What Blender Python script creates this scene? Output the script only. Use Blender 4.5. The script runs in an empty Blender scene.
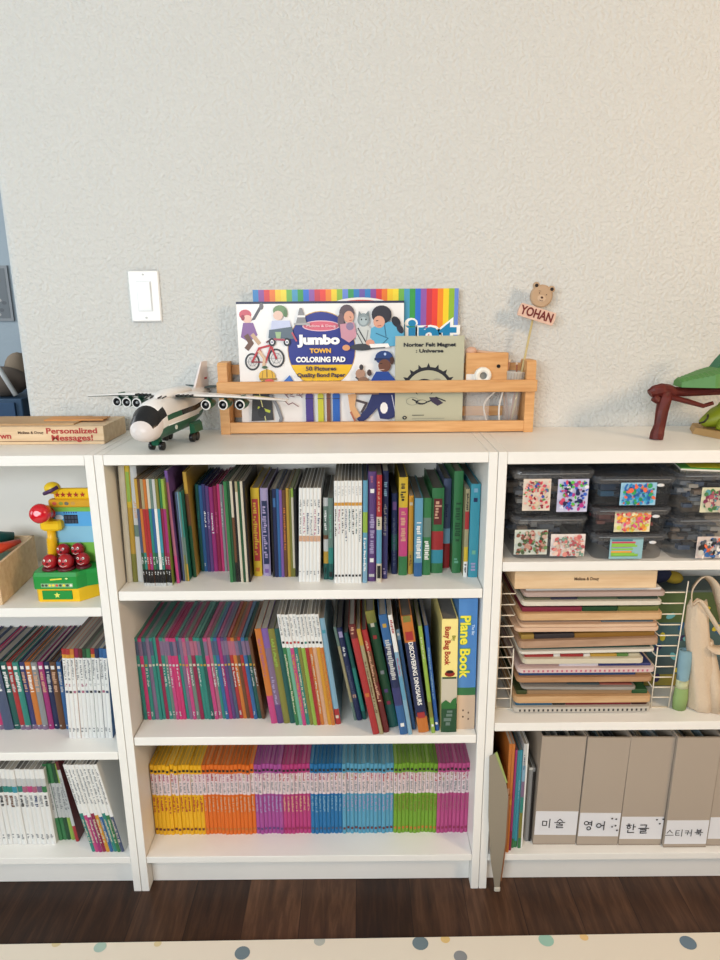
import bpy, math, random
from mathutils import Vector, Matrix
R = random.Random(7)
sc = bpy.context.scene
COL = sc.collection
rad = math.radians

# ------------------------------------------------------------------ materials
MC = {}
def lin(h):
    h = h.lstrip('#'); o = []
    for i in (0, 2, 4):
        c = int(h[i:i+2], 16) / 255
        o.append(c / 12.92 if c <= .04045 else ((c + .055) / 1.055) ** 2.4)
    return (*o, 1)
def M(hexc, rough=.5, metal=0, spec=.4, alpha=1, coat=0):
    k = (hexc, rough, metal, spec, alpha, coat)
    if k in MC: return MC[k]
    m = bpy.data.materials.new('paint_' + hexc); m.use_nodes = True
    b = m.node_tree.nodes['Principled BSDF']
    b.inputs['Base Color'].default_value = lin(hexc); b.inputs['Roughness'].default_value = rough
    b.inputs['Metallic'].default_value = metal; b.inputs['Specular IOR Level'].default_value = spec
    b.inputs['Alpha'].default_value = alpha; b.inputs['Coat Weight'].default_value = coat
    MC[k] = m; return m
def nodes(name, rough=.5):
    m = bpy.data.materials.new(name); m.use_nodes = True
    nt = m.node_tree; b = nt.nodes['Principled BSDF']; b.inputs['Roughness'].default_value = rough
    b.inputs['Specular IOR Level'].default_value = .35
    return m, nt, b
def N(nt, t, **kw):
    n = nt.nodes.new(t)
    for k, v in kw.items():
        if k in n.inputs: n.inputs[k].default_value = v
        else: setattr(n, k, v)
    return n
def ramp(nt, stops):
    r = nt.nodes.new('ShaderNodeValToRGB'); e = r.color_ramp.elements
    while len(e) > 1: e.remove(e[-1])
    e[0].position = stops[0][0]; e[0].color = lin(stops[0][1])
    for p, c in stops[1:]:
        x = e.new(p); x.color = lin(c)
    return r
def mat_wall(name, hexc, scale=125, strength=.62):
    m, nt, b = nodes(name, .75); L = nt.links.new
    b.inputs['Base Color'].default_value = lin(hexc)
    tc = N(nt, 'ShaderNodeTexCoord'); n = N(nt, 'ShaderNodeTexNoise', Scale=scale, Detail=2.0, Roughness=.5)
    L(tc.outputs['Object'], n.inputs['Vector'])
    r = ramp(nt, [(.38, '000000'), (.62, 'ffffff')]); L(n.outputs['Fac'], r.inputs[0])
    bp = N(nt, 'ShaderNodeBump', Strength=strength, Distance=.003)
    L(r.outputs[0], bp.inputs['Height']); L(bp.outputs[0], b.inputs['Normal'])
    return m
def mat_wood(name, dark, light, axis=0, scale=9, rough=.5, stretch=14):
    m, nt, b = nodes(name, rough); L = nt.links.new
    tc = N(nt, 'ShaderNodeTexCoord'); mp = N(nt, 'ShaderNodeMapping')
    s = [stretch] * 3; s[axis] = 1
    mp.inputs['Scale'].default_value = s
    n = N(nt, 'ShaderNodeTexNoise', Scale=scale, Detail=4.0, Roughness=.6)
    L(tc.outputs['Object'], mp.inputs[0]); L(mp.outputs[0], n.inputs['Vector'])
    r = ramp(nt, [(.3, dark), (.7, light)]); L(n.outputs['Fac'], r.inputs[0]); L(r.outputs[0], b.inputs['Base Color'])
    return m
def mat_floor():
    m, nt, b = nodes('dark_plank_floor', .42); L = nt.links.new
    tc = N(nt, 'ShaderNodeTexCoord'); sp = N(nt, 'ShaderNodeSeparateXYZ'); L(tc.outputs['Object'], sp.inputs[0])
    dv = N(nt, 'ShaderNodeMath', operation='DIVIDE'); L(sp.outputs[0], dv.inputs[0]); dv.inputs[1].default_value = .127
    fl = N(nt, 'ShaderNodeMath', operation='FLOOR'); L(dv.outputs[0], fl.inputs[0])
    fr = N(nt, 'ShaderNodeMath', operation='FRACT'); L(dv.outputs[0], fr.inputs[0])
    wn = N(nt, 'ShaderNodeTexWhiteNoise', noise_dimensions='1D'); L(fl.outputs[0], wn.inputs['W'])
    mp = N(nt, 'ShaderNodeMapping'); mp.inputs['Scale'].default_value = (16, 1.6, 1)
    L(tc.outputs['Object'], mp.inputs[0])
    ad = N(nt, 'ShaderNodeVectorMath', operation='ADD'); L(mp.outputs[0], ad.inputs[0])
    cb = N(nt, 'ShaderNodeCombineXYZ'); ml = N(nt, 'ShaderNodeMath', operation='MULTIPLY'); ml.inputs[1].default_value = 37
    L(wn.outputs[0], ml.inputs[0]); L(ml.outputs[0], cb.inputs[1]); L(ml.outputs[0], cb.inputs[0]); L(cb.outputs[0], ad.inputs[1])
    n = N(nt, 'ShaderNodeTexNoise', Scale=3.2, Detail=6.0, Roughness=.68, Distortion=.6); L(ad.outputs[0], n.inputs['Vector'])
    r = ramp(nt, [(.25, '2a1a11'), (.5, '4e3322'), (.78, '74513a')]); L(n.outputs['Fac'], r.inputs[0])
    mx = N(nt, 'ShaderNodeMix', data_type='RGBA', blend_type='MULTIPLY'); mx.inputs[0].default_value = 1
    r2 = ramp(nt, [(0, '9a8f8a'), (1, 'ffffff')]); L(wn.outputs[0], r2.inputs[0])
    L(r.outputs[0], mx.inputs[6]); L(r2.outputs[0], mx.inputs[7])
    gp = ramp(nt, [(0, '303030'), (.02, 'ffffff')]); L(fr.outputs[0], gp.inputs[0])
    m2 = N(nt, 'ShaderNodeMix', data_type='RGBA', blend_type='MULTIPLY'); m2.inputs[0].default_value = 1
    L(mx.outputs[2], m2.inputs[6]); L(gp.outputs[0], m2.inputs[7]); L(m2.outputs[2], b.inputs['Base Color'])
    return m
WHITE = mat_wood('white_laminate', 'eae8e2', 'f0eee9', 0, 3, .42, 2)
BEECH = mat_wood('beech_wood', 'c89058', 'e2b27c', 0, 7, .5, 12)
PINE = mat_wood('pale_plywood', 'd2b088', 'e6cba6', 0, 6, .55, 12)
PAPER = M('e9e3d6', .85); PAPERG = M('b9b4aa', .9)

# ------------------------------------------------------------------ mesh builder
class MB:
    def __init__(s): s.v = []; s.f = []; s.m = []; s.mats = []; s.sm = []
    def mi(s, m):
        if m not in s.mats: s.mats.append(m)
        return s.mats.index(m)
    def face(s, pts, m, smooth=False):
        i = len(s.v); s.v += [tuple(p) for p in pts]; s.f.append(tuple(range(i, i + len(pts)))); s.m.append(s.mi(m)); s.sm.append(smooth)
    def box(s, x0, x1, y0, y1, z0, z1, m, T=None, bev=0):
        if bev:
            b = bev
            rings = []
            def ring(z, k):
                a0, a1, c0, c1 = x0 + k, x1 - k, y0 + k, y1 - k
                q = b
                return [(a0 + q, c0, z), (a1 - q, c0, z), (a1, c0 + q, z), (a1, c1 - q, z), (a1 - q, c1, z), (a0 + q, c1, z), (a0, c1 - q, z), (a0, c0 + q, z)]
            s.loft([ring(z0, b * .7), ring(z0 + b, 0), ring(z1 - b, 0), ring(z1, b * .7)], m, T=T, caps=True, smooth=False); return
        p = [Vector(q) for q in ((x0,y0,z0),(x1,y0,z0),(x1,y1,z0),(x0,y1,z0),(x0,y0,z1),(x1,y0,z1),(x1,y1,z1),(x0,y1,z1))]
        if T: p = [T @ q for q in p]
        i = len(s.v); s.v += [tuple(q) for q in p]
        for f in ((0,3,2,1),(4,5,6,7),(0,1,5,4),(1,2,6,5),(2,3,7,6),(3,0,4,7)):
            s.f.append(tuple(i + k for k in f)); s.m.append(s.mi(m)); s.sm.append(False)
    def loft(s, rings, m, T=None, caps=True, smooth=True, closed=True, mf=None):
        i = len(s.v); n = len(rings[0])
        for r in rings:
            for q in r:
                s.v.append(tuple(T @ Vector(q)) if T else tuple(q))
        for a in range(len(rings) - 1):
            for k in range(n if closed else n - 1):
                k2 = (k + 1) % n
                mm = mf(a, k) if mf else m
                s.f.append((i + a*n + k, i + a*n + k2, i + (a+1)*n + k2, i + (a+1)*n + k)); s.m.append(s.mi(mm)); s.sm.append(smooth)
        if caps:
            s.f.append(tuple(i + k for k in reversed(range(n)))); s.m.append(s.mi(mf(0, 0) if mf else m)); s.sm.append(False)
            s.f.append(tuple(i + (len(rings)-1)*n + k for k in range(n))); s.m.append(s.mi(mf(len(rings)-2, 0) if mf else m)); s.sm.append(False)
    def tube(s, pts, r, m, n=8, caps=True, flat=1.0):
        pts = [Vector(p) for p in pts]; rs = r if isinstance(r, (list, tuple)) else [r] * len(pts)
        rings = []
        t0 = (pts[1] - pts[0]).normalized()
        up = Vector((0, 0, 1)) if abs(t0.z) < .9 else Vector((0, 1, 0))
        u = t0.cross(up).normalized()
        for k, p in enumerate(pts):
            t = (pts[min(k+1, len(pts)-1)] - pts[max(k-1, 0)]).normalized()
            u = (u - t * u.dot(t)).normalized(); w = t.cross(u)
            rings.append([p + u * (math.cos(a) * rs[k]) + w * (math.sin(a) * rs[k] * flat) for a in [2*math.pi*j/n for j in range(n)]])
        s.loft(rings, m, caps=caps)
    def lathe(s, prof, m, T=None, n=20, mf=None):
        rings = [[(r*math.cos(2*math.pi*j/n), r*math.sin(2*math.pi*j/n), z) for j in range(n)] for r, z in prof]
        s.loft(rings, m, T=T, caps=True, mf=mf)
    def ell(s, c, r, m, T=None, n=14, k=9, mf=None):
        rings = []
        for a in range(k + 1):
            ph = -math.pi/2 + math.pi*a/k; q = max(math.cos(ph), .02)
            rings.append([(c[0] + r[0]*q*math.cos(2*math.pi*j/n), c[1] + r[1]*q*math.sin(2*math.pi*j/n), c[2] + r[2]*math.sin(ph)) for j in range(n)])
        s.loft(rings, m, T=T, mf=mf)
    def prism(s, pts, y0, y1, m, T=None, bev=0):       # outline in x,z, thick along y
        if sum(pts[i][0]*pts[(i+1) % len(pts)][1] - pts[(i+1) % len(pts)][0]*pts[i][1] for i in range(len(pts))) > 0: pts = pts[::-1]
        s.loft([[(x, y1, z) for x, z in pts], [(x, y0, z) for x, z in pts]], m, T=T, smooth=False)
    def build(s, name, parent=None, loc=None, rot=None):
        me = bpy.data.meshes.new(name); me.from_pydata(s.v, [], s.f)
        for m in s.mats: me.materials.append(m)
        me.polygons.foreach_set('material_index', s.m); me.polygons.foreach_set('use_smooth', s.sm); me.update()
        o = bpy.data.objects.new(name, me); COL.objects.link(o)
        if parent: o.parent = parent
        if loc: o.location = loc
        if rot: o.rotation_euler = rot
        return o
class Canvas:        # flat printed artwork on a vertical face looking to -y; each layer a hair in front of the one below
    def __init__(s, mb, fx, y, step=.00006, kx=None): s.mb = mb; s.fx = fx; s.y = y; s.step = step
    def lay(s): s.y -= s.step
    def poly(s, pts, m):
        s.lay(); q = [s.fx(*p) for p in pts]
        if sum(q[i][0]*q[(i+1) % len(q)][1] - q[(i+1) % len(q)][0]*q[i][1] for i in range(len(q))) < 0: q = q[::-1]
        s.mb.face([(x, s.y, z) for x, z in q], m)
    def ell(s, cx, cy, rx, ry, m, n=20, a0=0, a1=360, rot=0):
        c, d = math.cos(rad(rot)), math.sin(rad(rot)); P = []
        for k in range(n):
            a = rad(a0 + (a1 - a0) * k / (n if a1 - a0 >= 360 else n - 1)); x, y = rx*math.cos(a), ry*math.sin(a)
            P.append((cx + x*c - y*d, cy + x*d + y*c))
        s.poly(P, m)
    def line(s, pts, w, m):
        for a, b in zip(pts, pts[1:]):
            dx, dy = b[0]-a[0], b[1]-a[1]; l = math.hypot(dx, dy) or 1; nx, ny = -dy/l*w/2, dx/l*w/2; ex, ey = dx/l*w*.3, dy/l*w*.3
            s.poly([(a[0]+nx-ex, a[1]+ny-ey), (b[0]+nx+ex, b[1]+ny+ey), (b[0]-nx+ex, b[1]-ny+ey), (a[0]-nx-ex, a[1]-ny-ey)], m)
    def ring(s, cx, cy, r, w, m, n=18, rx=1):
        s.line([(cx + rx*r*math.cos(2*math.pi*k/n), cy + r*math.sin(2*math.pi*k/n)) for k in range(n+1)], w, m)
def empty(name, loc, rz=0, rot=None):
    o = bpy.data.objects.new(name, None); COL.objects.link(o); o.location = loc; o.rotation_euler = rot or (0, 0, rz); o.empty_display_size = .02
    return o
LONG = []
def tag(o, label, cat, group=None, kind=None):
    if len(label.replace('-', ' ').split()) > 16 or len(label.split()) < 4: print('LABEL', len(label.replace('-', ' ').split()), label)
    o['label'] = label; o['category'] = cat
    if group: o['group'] = group
    if kind: o['kind'] = kind
    return o
def text(name, s, size, m, parent, loc, mode='front', width=None, bold=.02, extrude=.0002, align='CENTER', roll=0, squash=1, outline=None):
    def mk(off, ext, mm, nm):
        cu = bpy.data.curves.new('lettering', 'FONT'); cu.body = s; cu.size = size; cu.align_x = align; cu.align_y = 'CENTER'
        cu.extrude = ext; cu.offset = off * size; cu.resolution_u = 3
        t = bpy.data.objects.new('lettering', cu); COL.objects.link(t); bpy.context.view_layer.update()
        me = bpy.data.meshes.new_from_object(t.evaluated_get(bpy.context.evaluated_depsgraph_get()))
        w = t.dimensions.x; bpy.data.objects.remove(t); bpy.data.curves.remove(cu)
        sx = (width / w) if width and w else 1
        A = Matrix(((1,0,0),(0,0,-1),(0,1,0))) if mode == 'front' else (Matrix(((0,1,0),(0,0,-1),(-1,0,0))) if mode == 'down' else Matrix(((1,0,0),(0,1,0),(0,0,1))))
        A = Matrix.Rotation(roll, 3, 'Y') @ A @ Matrix.Diagonal((sx, squash, 1))
        me.transform(A.to_4x4()); me.materials.clear(); me.materials.append(mm)
        o = bpy.data.objects.new(nm, me); COL.objects.link(o); o.parent = parent; o.location = loc; return o
    o = mk(bold, extrude, m, name)
    if outline:
        q = mk(bold + outline[1], extrude * .5, outline[0], name.replace('lettering', 'lettering_outline')); 
    return o

ORD = ['first','second','third','fourth','fifth','sixth','seventh','eighth','ninth','tenth','eleventh','twelfth','thirteenth','fourteenth','fifteenth','sixteenth','seventeenth','eighteenth','nineteenth','twentieth'] + ['twenty-' + w for w in ('first','second','third','fourth','fifth','sixth','seventh','eighth','ninth')] + ['thirtieth'] + ['thirty-' + w for w in ('first','second','third','fourth','fifth','sixth','seventh','eighth','ninth')]

# ------------------------------------------------------------------ setting
def struct(o): o['kind'] = 'structure'; return o
b = MB(); b.box(-3.5, 4.2, -3.6, 4.0, -.05, 0, mat_floor()); struct(b.build('floor'))
WALLM = mat_wall('orange_peel_wall', 'd3d3cf')
b = MB()
prof = [(-.262, .302), (-.258, .29), (-.250, .2825), (-.238, .2805), (4.2, .2805), (4.2, .42), (-.262, .42)]
b.loft([[(x, y, 0) for x, y in prof], [(x, y, 2.75) for x, y in prof]], WALLM, smooth=False); struct(b.build('wall_back'))
b = MB(); b.box(-3.5, 4.2, 2.6, 2.7, 0, 2.75, mat_wall('blue_grey_wall', '9fabb3', 60, .2)); struct(b.build('wall_far'))
b = MB(); b.box(4.2, 4.3, -3.6, 2.7, 0, 2.75, WALLM); struct(b.build('wall_right'))
b = MB(); b.box(-3.5, 4.3, -3.6, 2.7, 2.75, 2.85, M('eeebe4', .8)); struct(b.build('ceiling'))

# light switch on the wall
s = empty('light_switch', (.0435, .2805, 1.366)); tag(s, 'white rectangular rocker light switch plate on the textured wall', 'light switch')
b = MB(); W = M('f2f2f0', .3); b.box(-.0345, .0345, -.006, 0, -.056, .056, W, bev=.003); b.build('switch_plate', s)
b = MB(); b.box(-.0165, .0165, -.0075, -.006, -.033, .033, M('d9dbdc', .35)); b.box(-.0145, .0145, -.0105, -.0075, -.031, .031, M('eceeee', .3), T=Matrix.Rotation(rad(1.5), 4, 'X')); b.build('rocker', s)
for z in (.047, -.047):
    b = MB(); b.lathe([(.0028, 0), (.0028, .0012)], M('d2d2d0', .3), T=Matrix.Translation((0, -.006, z)) @ Matrix.Rotation(rad(90), 4, 'X'), n=10)
    b.box(-.0022, .0022, -.0075, -.0071, z-.0003, z+.0003, M('70706e')); b.build('screw', s)

# rug
b = MB(); RUG = M('e6dccb', .95)
def rp(x, y): return (x, y + .0092*(x - .5), 0)
e = [(-1.6, -.1335), (2.6, -.1335), (2.6, -2.2), (-1.6, -2.2)]
b.loft([[(x, rp(x, y)[1], .0005) for x, y in e], [(x, rp(x, y)[1], .009) for x, y in e]], RUG, smooth=False)
dots = [(-.042,-.149,.013,'a9c2b6'),(.267,-.165,.016,'6f8088'),(.648,-.146,.017,'6f8088'),(.703,-.137,.01,'e0c080'),(.921,-.141,.016,'9cc4b4'),(1.005,-.135,.009,'e8c58a'),(1.224,-.150,.017,'6c7f8e'),(.73,-.177,.014,'8d8f92'),(.43,-.139,.012,'b4b6ae'),(-.14,-.139,.01,'d8c69a'),(.08,-.142,.008,'d9c79b')]
RR = random.Random(3)
for k in range(240):
    x, y = RR.uniform(-1.5, 2.5), RR.uniform(-2.1, -.2)
    dots.append((x, y, RR.uniform(.01, .018), RR.choice(['a9c2b6','6f8088','e0c080','9cc4b4','8d8f92'])))
for x, y, r, c in dots:
    ps = [(x + r*1.02*math.cos(a), y + r*.95*math.sin(a)) for a in [2*math.pi*j/18 for j in range(18)]]
    ps = [(px, min(py, -.1337 + .0092*(px - .5))) for px, py in ps]
    b.face([(px, py, .0094) for px, py in ps], M(c, .95))
tag(b.build('rug'), 'cream area rug with pastel grey, green and yellow polka dots on the floor', 'rug')

# ------------------------------------------------------------------ bookcases
def bookcase(x0, shelves, label, ztop_bot=1.039):
    o = empty('bookcase', (x0, 0, 0)); tag(o, label, 'bookcase', None)
    w = .7992
    for a in (0, w - .0185):
        b = MB(); b.box(a + .0004, a + .0181, 0, .276, 0, 1.06, WHITE, bev=.0008); b.build('side_panel', o)
    b = MB(); b.box(.0187, w-.0187, .0005, .276, ztop_bot, 1.0598, WHITE, bev=.0008); b.build('top_panel', o)
    b = MB(); b.box(.0187, w-.0187, .001, .272, .0797, .097, WHITE, bev=.0008); b.build('bottom_panel', o)
    b = MB(); b.box(.0187, w-.0187, .030, .046, .001, .0795, WHITE); b.build('plinth', o)
    b = MB(); b.box(.0187, w-.0187, .2725, .2755, .0972, ztop_bot-.0002, WHITE); b.build('back_panel', o)
    for z in shelves:
        b = MB(); b.box(.0195, w-.0195, .0015, .272, z-.0205, z, WHITE, bev=.0012); b.build('shelf', o)
    return o
ZM1, ZM2, ZB = .768, .418, .097
ZL1, ZL2, ZR1, ZR2 = .7325, .382, .827, .4475
bookcase(-.7996, (ZL1, ZL2), 'white bookcase at the left, its right end showing the green toy')
bookcase(0, (ZM1, ZM2), 'white bookcase in the middle, filled with books on all three shelves')
bookcase(.7996, (ZR1, ZR2), 'white bookcase at the right, holding smoky bins, puzzles and grey files', 1.035)

# ------------------------------------------------------------------ books
C = dict(teal='22988a', dteal='17665f', pink='e8408f', hotpink='f2307e', mauve='8d6f98', purple='6a4592', violet='8a5fc0', blue='2b6fb8', navy='1f2f66', indigo='3b3f86',
         lightblue='86bfe0', skyblue='5fb0d8', cyan='2fa6c2', green='2f8a4a', dgreen='1d5a34', lime='9cc83a', olive='8f8c30', yellow='f0c81e', gold='d8a52c', orange='ea7c22', brown='7a4a2a',
         red='cf2b30', crimson='b01f52', magenta='c02a86', black='1c1b1e', grey='8b8f92', lgrey='c6c9c8', white='eeeeea', cream='e8dcc0', lavender='b7a8dc', greygreen='6f8f82', mint='6fc7a0', darkred='7c2226', rose='c8688a', slate='4f5f86', khaki='b6a878', amber='f2a31c', brightblue='1d63c8', peach='f0b48c')
def mute(h, k=.2, g=.86):
    r = [int(h[i:i+2], 16) for i in (0, 2, 4)]; l = .3*r[0] + .59*r[1] + .11*r[2]
    if max(r) - min(r) < 30: g = .94
    return ''.join('%02x' % max(0, min(255, int((c + (l - c)*k)*g))) for c in r)
C = {k: mute(v) for k, v in C.items()}
NAME = dict(dteal='dark teal', dgreen='dark green', lgrey='pale grey', hotpink='hot pink', lightblue='light blue', skyblue='sky blue', greygreen='grey-green', darkred='dark red', brightblue='bright blue')
def nm(c): return NAME.get(c, c)
def mixh(a, b, k): return ''.join('%02x' % int(int(a[i:i+2], 16)*(1-k) + int(b[i:i+2], 16)*k) for i in (0, 2, 4))
def book(x, Y, z, t, h, d, th, bands, label, group, marks=(), hard=False, bulge=None, kind='book', tc=None, tint=0):
    """bands: list of (fraction from top, colour); x: left bottom corner"""
    th = rad(th); d = min(d, .2715 - Y)
    if d < .05: d = .05
    o = empty(kind, (x, Y, z + max(0, t*math.sin(th)) + .0002), rot=(0, th, 0)); tag(o, label, 'book', group)
    if bulge is None: bulge = min(t*.16, .0022)
    tc = tc or (.0018 if hard else .0006)
    tc = min(tc, t*.2)
    b = MB()
    cols = [(0, bands[0][1])] if len(bands) == 1 else bands
    main = C[bands[0][1]]
    ch = M(main, .42 if hard else .38)
    n = 5
    prof = [(t*k/n, -bulge*math.sin(math.pi*k/n)) for k in range(n+1)]
    ys = .0
    zs = [h*(1-f) for f, _ in cols] + [0]
    for i, (f, c) in enumerate(cols):
        m = M(C[c], .38)
        za, zb = zs[i+1], zs[i]
        b.loft([[(px, ys+py, za) for px, py in prof], [(px, ys+py, zb) for px, py in prof]], m, caps=False, closed=False, smooth=False)
    # inner side of the spine, top and bottom rims, boards
    mt = M(C[cols[0][1]], .4)
    b.face([(px, py, h) for px, py in prof] + [(t, tc, h), (0, tc, h)], mt)
    b.face([(0, tc, 0), (t, tc, 0)] + [(px, py, 0) for px, py in prof[::-1]], M(C[cols[-1][1]], .4))
    b.box(0, tc, 0, d, 0, h, ch); b.box(t-tc, t, 0, d, 0, h, ch)
    b.face([(t, tc, 0), (0, tc, 0), (0, tc, h), (t, tc, h)], ch)
    b.build('cover', o)
    ins = .003 if hard else .0005
    b = MB(); b.box(tc, t-tc, tc, d-ins, ins, h-ins, M(mixh(R.choice(['9f998d','87827a','6f6b64','57544f']), main, tint), .9)); b.build('page_block', o)  # paper greys carry painted shade for the book tops; tint adds cover colour
    y1 = -bulge
    for (f0, f1, c, style) in marks:
        b = MB(); mm = M(C[c], .5); zt, zb = h*(1-f0), h*(1-f1); nm_ = 'spine_label'
        if style == 'band': b.box(t*.06, t*.94, -bulge*.9 - .0004, -bulge*.2, zb, zt, mm)
        elif style == 'plate': b.box(t*.16, t*.84, y1 - .0003, -bulge*.3, zb, zt, mm)
        elif style == 'dot':
            w = min(t*.3, .004); zc = (zt+zb)/2; b.box(t/2-w, t/2+w, y1-.0003, -bulge*.3, zc-w*1.1, zc+w*1.1, mm)
        else:
            nm_ = 'spine_lettering'
            q = zt; u = .0034 if t < .012 else t*.26
            while q > zb + u:
                g = u*R.uniform(.5, 1.0); w = t*R.uniform(.18, .3); cx = t/2 + R.uniform(-.06, .06)*t
                if style == 'text': b.box(cx-w, cx+w*R.uniform(-.1, 1), y1-.0004, -bulge*.3, q-g, q, mm)
                else: b.box(cx-w, cx+w, y1-.0004, -bulge*.3, q-g, q, mm)
                q -= g + u*R.uniform(.25, .5) + (u if R.random() < .14 else 0)
        if b.v: b.build(nm_, o)
    return o
def run(z, x0, x1, Y, h, th, specs, where, group, d=.2, th1=None, hj=.0, yj=.0015, hard=False, kind='book', noun='book', gap=.0003, ordr='from the left', tint=0):
    """specs: list of (weight, bands, marks[, look])"""
    tot = sum(s[0] for s in specs); x = x0; n = len(specs)
    for i, s in enumerate(specs):
        u = i / max(1, n-1); a = th if th1 is None else th + (th1 - th)*u
        wd = (x1 - x0) * s[0] / tot; t = wd*math.cos(rad(a)) - gap
        if th1 is not None: t *= .985
        bands = s[1] if isinstance(s[1], list) else [(0, s[1])]
        marks = s[2] if len(s) > 2 else ()
        look = s[3] if len(s) > 3 and s[3] else None
        cs = []
        for _, c in bands:
            if nm(c) not in cs: cs.append(nm(c))
        lk = look or ((' and '.join(cs[:2])) + ' ' + noun)
        if len(s) > 4: lab = s[4]
        elif n > 1: lab = '%s, %s %s %s' % (lk, ORD[i], ordr, where)
        else: lab = lk + ' ' + where
        hh = h*(1 + R.uniform(-hj, hj)); 
        if len(s) > 5: hh = h*s[5]
        book(x, Y + R.uniform(-yj, yj), z, t, hh, d, a, bands, lab, group, marks, hard, kind=kind, tint=tint)
        x += wd
B0 = lambda *a: list(a)
T = 'text'
# --- middle bookcase, top shelf
run(ZM1, .0215, .0585, .053, .258, 1.2, [(1.2, 'cream'), (1, [(0,'yellow'),(.35,'gold'),(.75,'olive')], [(.05,.3,'lime','plate')]), (1.3, [(0,'lgrey'),(.5,'greygreen'),(.6,'lgrey')], [(.3,.45,'peach',T)])],
    'at top shelf far end', 'tall workbooks at the left of the top shelf', noun='tall workbook')
bb = []
for c1, c2, c3 in [('gold','slate','dgreen'),('brown','orange','teal'),('khaki','red','red'),('orange','red','magenta'),('cream','teal','green'),('greygreen','blue','dteal'),('lgrey','white','white'),('olive','cyan','teal'),('green','crimson','crimson'),('lime','magenta','crimson')]:
    bb.append((1, [(0,c1),(.27,c2),(.68,c3),(.84,'black'),(.97,'lgrey')], [(.72,.8,'lgrey',T),(.86,.9,'lgrey',T)], '%s-topped thin booklet' % nm(c1)))
run(ZM1, .0645, .1255, .031, .235, .0, bb, 'in the black-footed set', 'thin black footed booklets on the top shelf', d=.17, hj=.003, noun='booklet')
run(ZM1, .131, .1375, .044, .249, -1.6, [(1, [(0,'violet'),(.1,'rose'),(.75,'pink')])], 'beside the black-footed booklets, top shelf', None, noun='tall thin folder')
run(ZM1, .1395, .1555, .056, .2, -1.0, [(.8,'black'),(1,'slate'),(.7,[(0,'lightblue'),(.5,'grey'),(.8,'khaki')]),(.9,[(0,'greygreen'),(.7,'olive')]),(1,[(0,'teal'),(.5,'greygreen'),(.8,'gold')])],
    'among slim dark ones, top shelf', 'slim dark leaning books on the top shelf', noun='slim book')
run(ZM1, .1585, .1665, .075, .238, -1.5, [(1,[(0,'gold'),(.2,'brown'),(.5,'dgreen')])], 'rising behind slim dark ones, top shelf', None, noun='tall slim picture book', hard=True)
run(ZM1, .1685, .2405, .108, .2, -.3, [(1,'dteal',[(.3,.5,'teal',T)]),(1,'blue',[(.9,.95,'lgrey',T)]),(1,'indigo',[(.3,.5,'white',T)]),(1,'purple',[(.3,.5,'lavender',T)]),(1.2,'magenta',[(.3,.55,'white',T)]),(1.2,'crimson',[(.3,.55,'pink',T)]),(.8,'hotpink'),(.8,'grey',[(.2,.5,'lgrey',T)]),(.8,'rose'),(.9,'red',[(.9,.96,'cream',T)])],
    'of the recessed jewel-coloured run, top shelf', 'recessed jewel coloured picture books on the top shelf', d=.16, hj=.02, hard=True)
run(ZM1, .245, .2895, .048, .224, -.6, [(1.2,'green'),(.9,'dgreen'),(.9,[(0,'cream'),(.35,'brown'),(.8,'black')]),(.9,'black'),(.9,[(0,'khaki'),(.1,'cream')]),(.9,'dgreen'),(.9,'cream'),(.8,'black')],
    'in the thin bundle, top shelf', 'thin black and cream booklets on the top shelf', d=.17, noun='thin booklet')
run(ZM1, .2915, .3095, .08, .201, .3, [(1,'yellow',[(.12,.82,'red','plate'),(.16,.78,'yellow',T),(.9,.94,'orange','dot')],None,'yellow hardback with a red title plate on its spine, top shelf')], '', None, hard=True)
run(ZM1, .3115, .3285, .083, .2, .3, [(1,'lavender',[(.14,.86,'navy','plate'),(.2,.8,'lavender',T),(.92,.96,'violet','dot')],None,'lavender hardback with a navy title plate on its spine, top shelf')], '', None, hard=True)
run(ZM1, .3335, .3885, .074, .2, .3, [(.7,'black'),(1.2,'navy',[(.1,.2,'blue','plate')]),(.9,'blue'),(.9,'violet'),(1.2,'brown',[(.2,.7,'orange',T)]),(.9,'gold'),(.7,'olive'),(.7,[(0,'lime'),(.1,'cream'),(.9,'olive')]),(.8,'black')],
    'between the lavender hardback and white volumes', 'slim mixed hardbacks on the top shelf', d=.18, hj=.012)
wm = [(.1,.2,'grey',T),(.25,.55,'peach',T),(.6,.68,'slate',T),(.9,.94,'black','dot')]
run(ZM1, .3925, .4385, .046, .209, 1.8, [(1,'white',[(.12,.2,'grey',T),(R.choice([.22,.26]),.5,R.choice(['grey','rose','slate']),T),(.5,.56,'peach','band'),(.88,.93,'grey',T)]) for _ in range(6)],
    'of the shorter white volumes, top shelf', 'short white volumes on the top shelf', d=.18, noun='white slim volume')
run(ZM1, .4455, .4665, .058, .184, .8, [(1,[(0,'lgrey'),(.1,'greygreen'),(.45,'brown'),(.5,'lgrey'),(.65,'gold'),(.8,'dteal')],[(.15,.4,'white',T),(.85,.95,'black',T)]),(1,[(0,'greygreen'),(.6,'teal'),(.8,'dteal')],[(.2,.5,'mint',T),(.9,.96,'black','plate')])],
    'between the white series', 'short grey-green books between the white series', noun='short book')
run(ZM1, .4695, .5275, .038, .226, .7, [(1,'white',[(.05,.15,'lgrey',T),(.205,.235,'amber','band'),(.27,.5+.1*R.random(),R.choice(['grey','rose','slate','dteal','black']),T),(.9,.945,'black','dot')]) for _ in range(8)],
    'of the orange-banded white set, top shelf', 'tall white volumes with an orange band', d=.19, noun='white slim volume')
run(ZM1, .5295, .5395, .040, .226, .6, [(1,[(0,'skyblue'),(.3,'lime'),(.5,'skyblue'),(.8,'lightblue')],[(.55,.9,'white',T)],None,'pale blue and green book right of the orange-banded white volumes')], '', None)
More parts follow.
